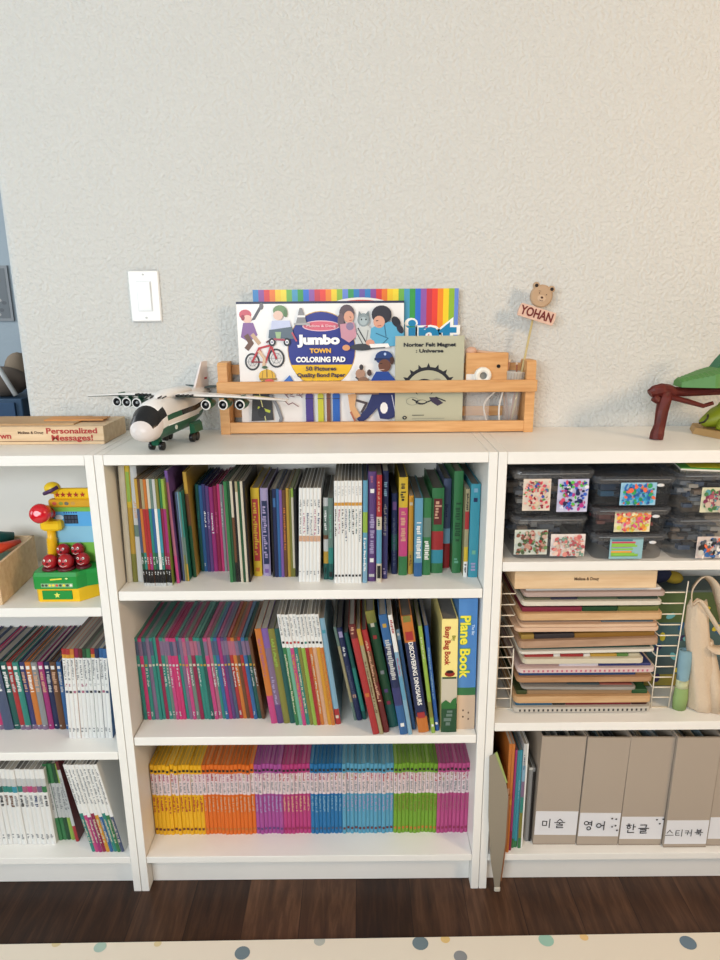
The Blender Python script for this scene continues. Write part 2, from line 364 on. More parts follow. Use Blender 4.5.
run(ZM1, .5405, .5575, .046, .243, .6, [(1,'purple',[(.04,.1,'rose',T),(.14,.2,'white','dot'),(.38,.75,'lavender','big'),(.78,.82,'white','dot'),(.93,.955,'lgrey','plate')],None,'tall purple book with pale lettering and a white dot, top shelf')], '', None)
run(ZM1, .5590, .5700, .042, .237, .3, [(1,[(0,'red'),(.38,'cream'),(.5,'skyblue'),(.82,'cream')],[(.06,.34,'peach',T),(.4,.48,'dgreen',T),(.84,.96,'black','plate')],None,'red, blue and cream striped book next to the tall purple one')], '', None)
run(ZM1, .5715, .5835, .06, .241, .5, [(1,[(0,'navy'),(.5,'indigo')],[(.1,.25,'lightblue','big'),(.3,.6,'grey',T),(.9,.97,'lavender',T)],None,'tall navy book right of the red and blue striped book')], '', None)
run(ZM1, .5935, .6060, .085, .185, 0, [(1,[(0,'navy'),(.5,'dteal'),(.7,'navy')],[(.1,.2,'purple','plate'),(.3,.9,'slate',T)],None,'short dark navy book recessed left of the yellow and pink book')], '', None)
run(ZM1, .6085, .6275, .079, .222, 0, [(1,[(0,'yellow'),(.3,'pink'),(.8,'green')],[(.06,.26,'black',T),(.34,.66,'peach','big')],None,'bright yellow, pink and green book on the top shelf')], '', None, hard=True)
run(ZM1, .6300, .6405, .082, .18, 0, [(1,[(0,'amber'),(.7,'gold')],[(.05,.15,'cream','dot'),(.75,.9,'brown',T)],None,'small orange book beside the yellow, pink and green one')], '', None)
run(ZM1, .6420, .6595, .073, .178, 0, [(1,[(0,'skyblue'),(.7,'skyblue'),(.82,'blue')],[(.3,.78,'white','big')],None,'short sky blue book with white lettering on the top shelf')], '', None, hard=True)
run(ZM1, .6605, .6785, .078, .176, 0, [(1,[(0,'green'),(.25,'greygreen'),(.5,'green')],[(.55,.85,'white','big')],None,'short green book with white lettering beside the sky blue one')], '', None, hard=True)
run(ZM1, .6805, .7065, .089, .195, 0, [(1,[(0,'green'),(.5,'red'),(.72,'cyan'),(.88,'green')],[(.12,.42,'darkred','plate'),(.15,.38,'peach',T)],None,'thick green and red picture book with a dark red emblem')], '', None, hard=True)
run(ZM1, .7090, .7255, .118, .208, 0, [(1,[(0,'slate'),(.55,'lightblue'),(.72,'red')],[(.28,.45,'navy',T)],None,'recessed slate blue and red book near the right end')], '', None, hard=True)
run(ZM1, .7270, .7465, .09, .232, 0, [(1,'green',[(.3,.7,'dgreen','big'),(.85,.9,'mint',T)],None,'tall plain green hardback near the right of the top shelf')], '', None, hard=True)
run(ZM1, .7485, .7575, .065, .199, 0, [(1,[(0,'khaki'),(.25,'red'),(.45,'khaki'),(.65,'yellow'),(.82,'white')],[(.05,.25,'black',T),(.85,.95,'black',T)],None,'slim multicoloured book left of the blue hardback at the end')], '', None)
run(ZM1, .7590, .7795, .065, .21, 0, [(1,'cyan',[(.04,.09,'lightblue','dot'),(.15,.18,'navy','dot'),(.7,.75,'mint','dot'),(.84,.94,'lavender','big')],None,'teal blue hardback at the right end of the top shelf')], '', None, hard=True)
# --- middle bookcase, second shelf
seq = ['teal','hotpink','teal','mauve','teal','teal','crimson','teal','greygreen','pink','hotpink','hotpink','teal','mauve','pink','greygreen','crimson','teal','teal','dteal','pink','rose','teal','blue','magenta','purple','slate','red','orange','brown','red','blue','dteal','brown']
sp = []
for c in seq:
    top = R.choice(['mauve', 'mauve', 'slate', 'rose', c])
    sp.append((R.uniform(.85, 1.1), [(0, c), (.04, top), (.21, c), (.9, c)], [(.31,.34, R.choice(['cream','lgrey','gold']),'dot'),(.36,.6,'lgrey' if R.random()<.3 else c,T),(.9,.96,'lgrey' if R.random()<.4 else c,T)], '%s magazine' % nm(c)))
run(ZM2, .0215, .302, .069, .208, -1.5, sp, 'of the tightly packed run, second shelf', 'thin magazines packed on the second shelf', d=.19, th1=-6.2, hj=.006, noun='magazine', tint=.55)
run(ZM2, .3185, .3735, .050, .239, -6.6, [(1,[(0,'orange'),(.45,'orange'),(.7,'pink')],[(.1,.5,'rose',T)]),(1,[(0,'violet'),(.2,'mauve'),(.8,'purple')],[(.5,.8,'lavender',T)]),(1,'olive',[(.1,.4,'lime',T)]),(.8,'dteal')],
    'of the taller leaning four, second shelf', 'four taller leaning books on the second shelf', hj=.004)
lc = ['green','mint','pink','teal','olive','lime','red','orange','peach','amber','orange']
run(ZM2, .375, .4655, .043, .277, -6.7, [(1,[(0,'white'),(.29,c)],[(.02,.2,'grey',T),(.22,.27,R.choice(['black','red','teal']),'dot'),(.35,.9,R.choice(['cream',c,'gold']),T)],'white-topped %s workbook' % nm(c)) for c in lc],
    'of the leaning workbooks, second shelf', 'white topped leaning workbooks on the second shelf', hj=.002)
run(ZM2, .4665, .4785, .046, .266, -7.0, [(1,[(0,'lightblue'),(.85,'red')],[(.1,.14,'cyan','dot'),(.9,.95,'cream','dot')],None,'light blue book with a red foot leaning on the workbooks')], '', None)
run(ZM2, .5080, .5145, .060, .24, -10.6, [(1,[(0,'greygreen'),(.2,'khaki'),(.8,'greygreen')],(),None,'thin grey-green book leaning alone across the dark gap')], '', None)
run(ZM2, .5150, .5275, .060, .238, -10.6, [(1,'navy',[(.04,.1,'lavender','plate'),(.2,.3,'white',T),(.4,.8,'slate',T),(.7,.76,'peach','dot')],None,'dark navy illustrated book leaning in the second shelf gap')], '', None)
run(ZM2, .5283, .5375, .062, .224, -10.6, [(1,[(0,'dteal'),(.4,'teal'),(.9,'dteal')],(),None,'leaning dark teal book left of the bright red one')], '', None)
run(ZM2, .5500, .5650, .006, .272, -11, [(1,[(0,'darkred'),(.12,'red')],[(.02,.09,'peach',T),(.6,.66,'orange','dot')],None,'bright red hardback leaning furthest forward, second shelf')], '', None, hard=True)
run(ZM2, .5655, .5740, .008, .262, -11, [(1,[(0,'gold'),(.15,'khaki')],[(.3,.8,'brown',T)],None,'khaki book between the red and the dark red one')], '', None)
run(ZM2, .5745, .5870, .012, .256, -11, [(1,[(0,'red'),(.2,'brown'),(.5,'darkred')],[(.1,.7,'peach',T)],None,'dark red leaning book right of the khaki one')], '', None, hard=True)
run(ZM2, .5875, .6085, .033, .291, -10.6, [(1,[(0,'olive'),(.1,'dgreen'),(.8,'dteal')],[(.1,.13,'cream','dot'),(.2,.23,'red','dot'),(.5,.53,'grey','dot'),(.66,.69,'purple','dot'),(.76,.8,'crimson','dot')],None,'tall dark green book dotted with colours, leaning, second shelf')], '', None, hard=True)
run(ZM2, .6105, .6285, .006, .294, -9.4, [(1,[(0,'blue'),(.25,'navy'),(.6,'indigo'),(.75,'blue')],[(.05,.12,'gold','dot'),(.2,.55,'lgrey','big'),(.88,.95,'white','dot')],None,'tall leaning blue book with grey lettering, second shelf')], '', None, hard=True)
run(ZM2, .6292, .6385, .006, .294, -9.2, [(1,[(0,'white'),(.3,'lightblue'),(.5,'skyblue'),(.7,'lightblue')],[(.04,.15,'red','big'),(.35,.5,'rose',T)],None,'slim white and pale blue book leaning beside the blue one')], '', None)
run(ZM2, .6392, .6475, .024, .25, -9.0, [(1,[(0,'lightblue'),(.1,'blue')],[(.03,.06,'white','dot')],None,'blue paperback tucked left of the dinosaur book')], '', None)
DB = (.6485, .012)
o = book(.6520, .012, ZM2, .0235, .287, .2, -8.4, [(0,'orange'),(.22,'navy'),(.86,'orange')], 'dark purple dinosaur book with orange ends and white lettering', None, [(.0,.05,'olive','plate'),(.13,.2,'red','plate'),(.82,.87,'red','plate')], True)
text('title_lettering', 'DISCOVERING DINOSAURS', .0135, M('f2f0ea'), o, (.0118, -.0028, .148), 'down', width=.155)
run(ZM2, .6810, .6895, .010, .264, -7.4, [(1,[(0,'lime'),(.7,'olive'),(.85,'lime')],[(.1,.3,'cream',T),(.9,.95,'white','dot')],None,'lime green slim book right of the dinosaur book')], '', None)
run(ZM2, .6905, .6990, .018, .26, -6.5, [(1,'brightblue',[(.2,.7,'lightblue',T),(.9,.95,'white','dot')],None,'bright blue slim book leaning left of the bug book')], '', None)
C.update(bugyellow='f2e08e', sky='4f86c4', tan='cdb39a')
o = book(.7020, .013, ZM2, .0345, .276, .22, -.8, [(0,'bugyellow'),(.5,'cream'),(.74,'dgreen')], 'thick cream and green bug book with red lettering, second shelf', None, [(.43,.5,'darkred','dot'),(.5,.515,'dgreen','band'),(.8,.95,'greygreen',T)], True, bulge=.001)
text('title_lettering', 'Busy Bug Book', .0165, M('a83a22'), o, (.012, -.0016, .214), 'down', width=.092, bold=.03)
text('author_lettering', 'Big', .010, M('8c8a2a'), o, (.0255, -.0016, .232), 'down', bold=.02)
b = MB(); cv = Canvas(b, lambda u, v: (u, v), -.0014)
cv.ell(.018, .146, .011, .007, M('8c2418')); cv.ell(.018, .151, .008, .004, M('2a1410')); cv.poly([(.001, .074), (.010, .082), (.020, .074), (.026, .084), (.0335, .088), (.0335, .06), (.001, .06)], M('2c6a34'))
b.build('spine_picture', o)
o = book(.7385, .024, ZM2, .040, .318, .23, -.6, [(0,'sky'),(.67,'green'),(.73,'tan')], 'thick blue plane book with big yellow lettering at the shelf end', None, (), True, bulge=.001)
text('title_lettering', 'Plane Book', .030, M('efe24a'), o, (.0135, -.0018, .206), 'down', width=.150, bold=.03, outline=(M('4c9a4a'), .03))
text('small_lettering', 'The Big', .008, M('cfe2f4'), o, (.031, -.0016, .245), 'down')
b = MB()
for zz in (.046, .030): b.box(.012, .015, -.0015, -.001, zz, zz+.004, M('4a3c34')); b.box(.024, .027, -.0015, -.001, zz-.006, zz-.002, M('6a4c40'))
b.build('spine_picture', o)
# --- middle bookcase, bottom shelf: colour series
C.update(sband='dccacd', syel='e0aa1c', sora='d66a20', smag='a04a90', smag2='b03a76', sblu='1f6ca2', slbl='5498b6', sgrn='6f9c2e', spnk='b44a80')
X0, X1 = .0200, .7810; tt = (X1 - X0)/80; x = X0
for c, n, name, mk, ft in [('syel',13,'yellow','red','darkred'),('sora',13,'orange','peach','orange'),('smag',7,'purple','lavender','purple'),('smag2',7,'crimson pink','peach','crimson'),('sblu',8,'deep blue','lightblue','slate'),('slbl',13,'pale blue','lavender','darkred'),('sgrn',11,'green','olive','orange'),('spnk',8,'rose pink','rose','crimson')]:
    for i in range(n):
        mt = R.choice(['red', 'rose', 'khaki', 'rose'])
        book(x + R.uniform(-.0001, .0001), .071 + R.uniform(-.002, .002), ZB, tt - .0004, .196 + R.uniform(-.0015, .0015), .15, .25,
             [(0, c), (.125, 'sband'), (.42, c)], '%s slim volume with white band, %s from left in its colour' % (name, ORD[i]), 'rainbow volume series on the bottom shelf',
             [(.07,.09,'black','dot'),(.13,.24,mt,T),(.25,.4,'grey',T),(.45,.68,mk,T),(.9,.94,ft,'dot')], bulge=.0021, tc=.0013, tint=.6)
        x += tt
# --- left bookcase, second shelf
lseq = ['purple','slate','brown','purple','slate','slate','hotpink','slate','dteal','red','teal','indigo','orange','grey','magenta','navy','brown','blue']
run(ZL2, -.43, -.1600, .087, .176, -6.0, [(R.uniform(.8,1.2) * (1.6 if c == 'slate' else 1),[(0,c),(.93,R.choice([c,c,c,'mauve']))],[(.05,.1,'white','dot'),(.14,.45,R.choice(['white','peach','lgrey']),'big'),(.93,.96,'lgrey',T)],'%s storybook' % nm(c)) for c in lseq],
    "on the left bookcase's second shelf", 'storybooks on the left bookcase', d=.18, th1=-1.0, hj=.003, hard=True)
run(ZL2, -.1490, -.0480, .052, .228, 2.2, [(1,[(0,c),(.06,'amber' if c in ('red','orange') else c),(.1,'white')],[(.12,.35,'grey',T),(.38,.42,R.choice(['rose','lgrey']),T),(.44,.5,R.choice(['rose','black','slate']),'dot'),(.88,.93,'grey',T)],'%s-capped white volume' % nm(c)) for c in ('red','red','orange','crimson','darkred','dgreen','green','red','navy','blue','blue')],
    "on the left bookcase's second shelf", 'white volumes with coloured caps', d=.2)
# --- left bookcase, bottom shelf
run(ZB, -.372, -.2100, .044, .209, -1.2, [(1,[(0,'white'),(.12,'lgrey'),(.22,c),(.3,'white')],[(.34,.5,R.choice(['black','grey','slate','brown']),'big'),(.86,.93,'grey',T)],'white volume with %s band' % nm(c)) for c in ('purple','mauve','violet','teal','dteal','teal','teal','cyan','teal','rose','pink','rose','mauve','green')],
    "on the left bookcase's bottom shelf", 'banded white volumes on the bottom left shelf', d=.18)
run(ZB, -.2090, -.1700, .056, .214, -3.8, [(1,[(0,c),(.25,'lgrey'),(.7,c)],[(.3,.6,'grey',T)],'green-footed grey workbook') for c in ('green','green','dgreen','lime')],
    'of four beside the banded white volumes', 'four green footed workbooks', d=.18)
run(ZB, -.1660, -.158, .050, .225, -6.0, [(1,[(0,'darkred'),(.1,'lgrey'),(.8,'red')],[(.2,.6,'grey',T)],None,'grey workbook with red ends right of the green-footed four')], '', None)
run(ZB, -.1150, -.0370, .018, .243, -9.6, [(1,[(0,'white'),(.55 + .02*(i % 3),c)],[(.05,.45,'grey',T),(.62,.9,'cream',T)],'white-topped %s workbook' % nm(c)) for i, c in enumerate(('teal','pink','magenta','crimson','amber','blue','teal','green','slate'))],
    "leaning on the left bookcase's bottom shelf", 'white topped workbooks leaning on the bottom left shelf', d=.2)
# --- right bookcase, bottom shelf
run(ZB, .8290, .8385, .070, .284, -1.2, [(1,[(0,'black'),(.1,'grey'),(.15,'black'),(.5,'slate')],(),None,'black spiral notebook at the left of the right bookcase bottom shelf')], '', None)
run(ZB, .8545, .8680, .008, .293, .2, [(1,[(0,'orange'),(.4,'peach'),(.6,'orange')],(),'orange tall workbook'),(1,[(0,'orange'),(.5,'amber'),(.55,'orange')],(),'orange tall workbook')], 'of two in the right bookcase', 'two orange workbooks', d=.2, noun='workbook')
run(ZB, .8695, .8750, .013, .273, .3, [(1,[(0,'magenta'),(.8,'crimson')],(),None,'thin magenta workbook between orange and blue ones')], '', None)
run(ZB, .8760, .8905, .022, .266, .2, [(1,[(0,'cyan'),(.9,'green')],(),'blue workbook with green foot'),(1,[(0,'cyan'),(.93,'green')],[(.3,.5,'lightblue',T)],'blue workbook with green foot')], 'of two left of the files', 'two blue workbooks', noun='workbook')
run(ZB, .8915, .9030, .019, .284, 0, [(1,[(0,'lgrey'),(.2,'lightblue'),(.35,'mauve'),(.5,'teal'),(.65,'olive'),(.9,'green')],[(.1,.25,'slate',T)],'pale blue and green activity book'),(.5,'white',(),'thin white activity book')], 'by the blue workbooks', None, noun='book')
run(ZB, .9135, .9280, .040, .205, 0, [(1,[(0,'lgrey'),(.03,'grey'),(.5,'grey')],(),'short grey binder with white rim'),(.6,[(0,'grey'),(.05,'black')],(),'short black binder')], 'left of the first grey file', None, noun='binder')

# ------------------------------------------------------------------ magazine files
FB = M('a99c8e', .8); FB2 = M('8f8376', .85); LAB = M('dcdde2', .7); INK = M('26262c', .8)
def hangul(cv, ch, x, z, s):
    """handwritten strokes; box of size s with lower left corner x,z"""
    P = lambda *a: [(x + u*s, z + v*s) for u, v in a]
    L = lambda *a: cv.line(P(*a), s*.1, INK)
    def O(cx, cz, r): cv.ring(x + cx*s, z + cz*s, r*s, s*.1, INK, 12)
    if ch == 'mi': L((.05,.25),(.05,.75),(.45,.72),(.43,.25),(.05,.25)); L((.72,0),(.74,1))
    if ch == 'sul': L((.5,1),(.25,.72)); L((.5,1),(.78,.74)); L((.0,.6),(1,.62)); L((.5,.6),(.5,.45)); L((.2,.42),(.78,.42),(.76,.25),(.24,.22),(.24,.02),(.85,.04))
    if ch == 'yeong': O(.25,.72,.2); L((.45,.8),(.75,.82)); L((.45,.62),(.75,.63)); L((.77,.42),(.76,1)); O(.52,.15,.18)
    if ch == 'eo': O(.25,.5,.22); L((.45,.52),(.72,.52)); L((.75,0),(.76,1))
    if ch == 'han': L((.15,1),(.35,.98)); L((.0,.85),(.5,.86)); O(.25,.62,.15); L((.7,.35),(.7,1.0)); L((.7,.7),(.92,.7)); L((.2,.32),(.2,.02),(.8,.05))
    if ch == 'geul': L((.15,.95),(.75,.97),(.7,.68)); L((0,.55),(1,.57)); L((.2,.42),(.75,.42),(.73,.25),(.22,.22),(.22,.02),(.82,.04))
    if ch == 'seu': L((.5,.9),(.15,.4)); L((.5,.8),(.85,.42)); L((0,.1),(1,.12))
    if ch == 'ti': L((.5,.85),(.05,.84),(.05,.15),(.52,.18)); L((.05,.5),(.45,.5)); L((.8,0),(.8,1))
    if ch == 'keo': L((.0,.8),(.4,.82),(.3,.2)); L((0,.5),(.38,.52)); L((.5,.5),(.75,.5)); L((.78,0),(.78,1))
    if ch == 'buk': L((.25,1),(.26,.65),(.72,.65),(.72,1)); L((.25,.82),(.72,.82)); L((0,.5),(1,.52)); L((.5,.5),(.5,.35)); L((.2,.3),(.75,.3),(.72,0))
def mag_file(x, w, Y, h, th, lz0, lz1, chars, lab, dots=()):
    o = empty('magazine_file', (x, Y, ZB + .0003), rot=(0, rad(th), 0)); tag(o, lab, 'magazine file', 'grey magazine files on the bottom shelf')
    t = .0022; d = .238
    b = MB(); b.box(0, w, 0, t, 0, h, FB); b.box(0, w, t, d, 0, t, FB)
    for a in (0, w - t):
        pr = [(t, t), (d, t), (d, h*.62), (d*.45, h), (t, h)]
        b.loft([[(a, y, z) for y, z in pr], [(a + t, y, z) for y, z in pr]], FB, smooth=False)
    b.box(t, w-t, d-t, d, t, h*.62, FB); b.box(t, w-t, -.0006, 0, h-.0012, h, FB2); b.box(.0, w, -.0008, 0, .0005, .0018, FB2)
    b.build('file_body', o)
    b = MB(); b.box(.0008, w-.001, -.0009, -.0001, lz0, lz1, LAB)
    cv = Canvas(b, lambda u, v: (u, v), -.00095); s = .024 if len(chars) < 4 else .0185
    n = len(chars); gap = s*1.22; x0 = w*.5 - gap*n/2 - (.008 if dots else .004)
    for i, c in enumerate(chars): hangul(cv, c, x0 + i*gap, (lz0+lz1)/2 - s*.55 + R.uniform(-.001,.001), s)
    for u, v in dots: cv.ell(w*u, lz0 + (lz1-lz0)*v, .0026, .0022, INK, 8)
    b.build('name_label', o)
    b = MB(); xx = t + .003
    while xx < w - .012:
        q = R.uniform(.002, .006); b.box(xx, xx+q, .012, .21, t+.001, h*R.uniform(.8,.93), M(R.choice(['e8e4da','cfd4d8','5a5f66','d8c8b0','8fa8b8']), .8)); xx += q + R.uniform(.001, .006)
    p = b.build('loose_papers', (empty('paper_stack', (x, Y, ZB + .0003), rot=(0, rad(th), 0)))); tag(p.parent, 'stack of papers inside the ' + ' '.join(lab.split(',')[0].split()[:9]), 'papers', 'papers inside the magazine files')
mag_file(.9305, .1010, .030, .296, .9, .028, .094, ['mi','sul'], 'grey magazine file with two handwritten characters, leftmost of the files')
mag_file(1.0335, .0970, .027, .295, 1.0, .026, .091, ['yeong','eo'], 'grey magazine file with handwriting and five ink dots, second from the left', [(.78,.8),(.88,.78),(.80,.45),(.88,.5),(.93,.3)])
mag_file(1.1325, .1005, .026, .295, .7, .018, .080, ['han','geul'], 'grey magazine file with handwriting and three dots, third from the left', [(.82,.9),(.9,.72),(.97,.92)])
mag_file(1.2360, .1000, .018, .299, .3, .010, .076, ['seu','ti','keo','buk'], 'grey magazine file with four handwritten characters, fourth from the left')
mag_file(1.3390, .1000, .022, .296, .3, .020, .080, [], 'grey magazine file cut off by the right edge of the photo')

# ------------------------------------------------------------------ smoky bins
SM = M('55575a', .12, spec=.8, alpha=.24); SMR = M('66686c', .14, spec=.9, alpha=.42); RIM = M('a4a6a8', .25, spec=.6, alpha=.8)
def card(cv, x0, z0, x1, z1, pal, base='e8e4da', style='mix'):
    cv.poly([(x0,z0),(x1,z0),(x1,z1),(x0,z1)], M(base, .45))
    w, h = x1-x0, z1-z0
    a = .07
    for k in range(110):
        u, v = R.uniform(a, 1-a), R.uniform(a, 1-a); r = R.uniform(.03, .085)*w
        cx, cz = x0 + min(max(u*w, r), w-r), z0 + min(max(v*h, r), h-r)
        if style == 'strips': cv.poly([(x0+w*.05, z0+h*(v*.9)), (x0+w*.5+u*w*.4, z0+h*(v*.9)), (x0+w*.5+u*w*.4, z0+h*(v*.9+.08)), (x0+w*.05, z0+h*(v*.9+.08))], M(R.choice(pal), .5)) if k < 14 else None
        else: cv.ell(cx, cz, r, r*R.uniform(.4, 1), M(R.choice(pal), .5), 7, rot=R.uniform(0, 180))
def bin_(x, Y, z, w, h, lab, cards, dep=.24, lat=False, fill=None, group='smoky storage bins with picture cards'):
    o = empty('storage_bin', (x, Y, z + .0003)); tag(o, lab, 'storage bin', group)
    hb = h - .011
    def ring(zz, k, r=.014):
        P = []
        for cx, cy, a0 in ((w-k-r, k+r, -90), (w-k-r, dep-k-r, 0), (k+r, dep-k-r, 90), (k+r, k+r, 180)):
            for j in range(4): a = rad(a0 + 30*j); P.append((cx + r*math.cos(a), cy + r*math.sin(a), zz))
        return P
    b = MB(); b.loft([ring(0, .008), ring(.004, .0045), ring(hb, .001)], SM, caps=False, smooth=False); b.face(ring(0, .008)[::-1], SM)
    b.loft([ring(hb-.004, -.0005), ring(hb, -.0012)], SMR, caps=False, smooth=False)
    b.build('bin_body', o)
    b = MB(); b.loft([ring(hb+.0004, -.0015), ring(hb+.004, -.0028), ring(h-.001, -.002), ring(h, .003)], SMR, smooth=False)
    b.tube([(.012, -.003, hb+.0048), (w-.012, -.003, hb+.0048)], .0007, RIM, 6); b.build('bin_lid', o)
    if lat:
        b = MB(); b.ell((w*.80, -.003, hb-.007), (.008, .003, .0035), M('d8dadc', .2)); b.build('latch', o)
    for (u0, v0, u1, v1, pal, base, st) in cards:
        b = MB(); b.box(u0, u1, -.0008, .0002, v0, v1, M(base, .5)); card(Canvas(b, lambda u, v: (u, v), -.0009), u0, v0, u1, v1, pal, base, st); b.build('picture_card', o)
    # small pieces kept inside
    b = MB(); pal = fill or ['6a7076','4c4d50','8a9098','9b8a7a','5b6a80','b8b4ac']
    for k in range(110):
        s = R.uniform(.006, .016); cx, cy, cz = R.uniform(.016+s, w-.016-s), R.uniform(.014+s, dep-.014-s), R.uniform(.006+s*.5, hb*.78)
        b.box(cx-s, cx+s, cy-s*.6, cy+s*.6, cz-s*.4, cz+s*.4, M(R.choice(pal), .6))
    q = b.build('craft_pieces', None, (x, Y, z + .0003)); tag(q, 'loose craft pieces inside the ' + lab.split(',')[0].replace('bin', 'bin', 1), 'craft pieces', None, 'stuff')
p1 = ['c8485a','e8b0a0','3a56a8','5f9a5a','d8c8a8','e07a70','8a2a3a']; p2 = ['2a3f9a','3a66c8','1c2450','b83a8a','5ac24a','e8e4f0','2a2a50','d04a6a']
p3 = ['8a5a4a','b88a7a','6a8a5a','c8a898','4a5a40','9a3a3a']; p4 = ['d88a80','c86a6a','e8c8b8','7a9a8a','c8b8a8','b05a60']
p5 = ['2f8fc8','2f6fb8','3aa05a','e86a4a','58b8d8','2a5a9a']; p6 = ['e87a6a','f0b84a','c8d060','d85a8a','e8e0b0','e09040','c83a4a']; p7 = ['c8485a','6a9a3a','3a7a8a','e8a040','a04a8a','2f5f9a','8ac04a']
p8 = ['b05a6a','5a9aa0','4a7a4a','c8b0a0','8a3a5a']; p9 = ['2a2c30','3a6aa8','f0e8e0','e8704a','58606a','c8c8c0']
bin_(.8395, .014, ZR1, .152, .0935, 'left stack lower smoky bin, brown and pink picture cards', [(.004,.012,.072,.066,p3,'ccd0c4','mix'),(.079,.008,.150,.056,p4,'e6dcd6','mix')])
bin_(.8375, .014, ZR1+.095, .160, .0955, 'left stack top smoky bin, floral card and dark blue card', [(.018,.012,.074,.079,p1,'dccfc0','mix'),(.088,.009,.150,.078,p2,'c8c8e0','mix')])
bin_(1.0030, .008, ZR1, .153, .0575, 'middle stack bottom smoky bin, striped red and green card', [(.036,.003,.104,.050,p7,'8fb8c0','strips')], lat=True, fill=['4a5058','2a2c30','6a7078','5a5a60'])
bin_(1.0000, .008, ZR1+.059, .158, .0545, 'middle stack centre smoky bin, orange and yellow flower card', [(.044,.003,.117,.046,p6,'e8dcb8','mix')], lat=True, fill=['5a3a3a','7a4a44','2a2c30','8a3a3a'])
bin_(.9985, .008, ZR1+.1150, .163, .0640, 'middle stack top smoky bin, blue ocean card', [(.052,.004,.124,.051,p5,'9cc8e0','mix')], lat=True, fill=['1f3a55','2a5a7a','1c2c40','3a4a5a'])
bin_(1.1660, .008, ZR1, .156, .091, 'right stack lower smoky bin, dark card with round shapes', [(.052,.003,.14,.050,p9,'d8c8c0','mix')])
bin_(1.1650, .008, ZR1+.0925, .160, .0925, 'right stack top smoky bin, red and teal card', [(.050,.010,.14,.062,p8,'dcd8b8','mix')])
b = MB(); o = empty('activity_pad', (1.178, .03, ZR1+.1857), rz=rad(-12)); tag(o, 'green and purple activity pad lying on the right stack of bins', 'activity pad')
b.box(0, .2, 0, .15, 0, .0035, PAPER); b.build('pages', o)
b = MB(); b.box(0, .2, 0, .15, .0036, .005, M('5fae50', .5)); b.box(.02,.09,.01,.1,.005,.0053, M('e8d83a', .5)); b.box(.1,.19,.01,.1,.005,.0053, M('8a3a9a', .5)); b.build('cover', o)

# ------------------------------------------------------------------ puzzle rack and puzzles
WIRE = M('efe6d4', .35)
o = empty('puzzle_rack', (.83, .055, ZR2)); tag(o, 'cream wire rack holding the stack of wooden puzzles', 'wire rack')
zw = [.7327,.7067,.6812,.6555,.6295,.6042,.579,.5524,.526,.5005,.4749,.4492]
for i, z in enumerate(zw):
    zz = z - ZR2
    for sgn, xa, xb in ((0, .0, .034), (1, .4025 - .0008*i, .3545)):
        P = [(xa, 0, zz), (xb + (-.002 if sgn == 0 else .002), 0, zz), (xb, .003, zz), (xb, .20, zz)]
        if i == 11: P = [(xa, 0, zz), (.1943, 0, zz)]
        b = MB(); b.tube(P, .0014, WIRE, 6); b.build('wire', o)
for (x0, z0, x1, z1) in ((.047-.0125, .154, .047-.0125, .002), (.3548, .154, .3548, .002), (.4045, .312, .3955, .002), (.0005, .312, .0005, .002), (.0345, .2, .0345, .2)):
    if z0 == z1: continue
    b = MB(); b.tube([(x0, -.0022, z0), (x1, -.0022, z1)], .0014, WIRE, 6); b.build('post', o)
def puzzle(x0, x1, z0, h, col, strips, lab, tilt=0, Y=.035, edge=None, d=.225):
    o = empty('wooden_puzzle', (x0, Y, z0), rot=(0, rad(-tilt), 0)); tag(o, lab, 'puzzle', 'wooden puzzles stacked in the wire rack')
    w = x1 - x0; hb = h*(.55 if strips else 1)
    wood = mat_wood('puzzle_wood', mute(col[0], .05, .93), mute(col[1], .05, .93), 0, 8, .55, 10) if isinstance(col, tuple) else M(mute(col, .05), .55)
    b = MB()
    def ring(zz, k, r=.010):
        P = []
        for cx, cy, a0 in ((w-k-r, k+r, -90), (w-k-r, d-k-r, 0), (k+r, d-k-r, 90), (k+r, k+r, 180)):
            for j in range(4): a = rad(a0 + 30*j); P.append((cx + r*math.cos(a), cy + r*math.sin(a), zz))
        return P
    b.loft([ring(0, .001), ring(.001, 0), ring(hb-.001, 0), ring(hb, .001)], wood, smooth=False)
    if edge:
        k = .012
        while k < w - .014:
            b.box(k, k+.004, -.0004, .001, hb*.25, hb*.7, M(edge, .6)); k += .0105
    b.build('puzzle_tray', o)
    if strips:
        b = MB(); x = .006
        for wt, c in strips:
            q = wt*(w - .012); b.box(x, x+q-.0006, .010, d-.008, hb, h-.003, M(mute(c, .15, .8), .5), bev=.0012); x += q  # piece colours darkened, painting extra shade into the gaps between trays
        b.build('puzzle_pieces', o)
PW = ('c89a68', 'e0b888')
puzzle(.868, 1.178, .4492+.0015, .0225, 'cdc6ba', [(.28,'2f7fae'),(.1,'2a2a2a'),(.5,'a82a36'),(.12,'5a1a1a')], 'bottom puzzle of the rack with blue and red pieces and dotted edge', edge='3a3a3a')
puzzle(.869, 1.176, .4745, .030, PW, [(.08,'4a5a2a'),(.8,'caa070'),(.12,'2f6a3a')], 'thick tan wooden puzzle second from the rack bottom')
puzzle(.884, 1.14, .5095, .0125, ('8f8a84','a8a29a'), [(.4,'6f6a66'),(.3,'4f6a78'),(.3,'d86a5a')], 'tilted grey and coral puzzle above the thick tan one', tilt=-.8, edge=None)
puzzle(.872, 1.174, .5265, .022, ('a87a50','c49870'), [(.9,'2f5fa8'),(.1,'c8905a')], 'brown puzzle with a long blue piece in the rack')
puzzle(.872, 1.177, .5500, .020, 'e0c8c4', [(.3,'d8b0a8'),(.3,'e8e0e8'),(.4,'3a4a9a')], 'pale pink puzzle with dotted edge and dark blue pieces', edge='c06a80')
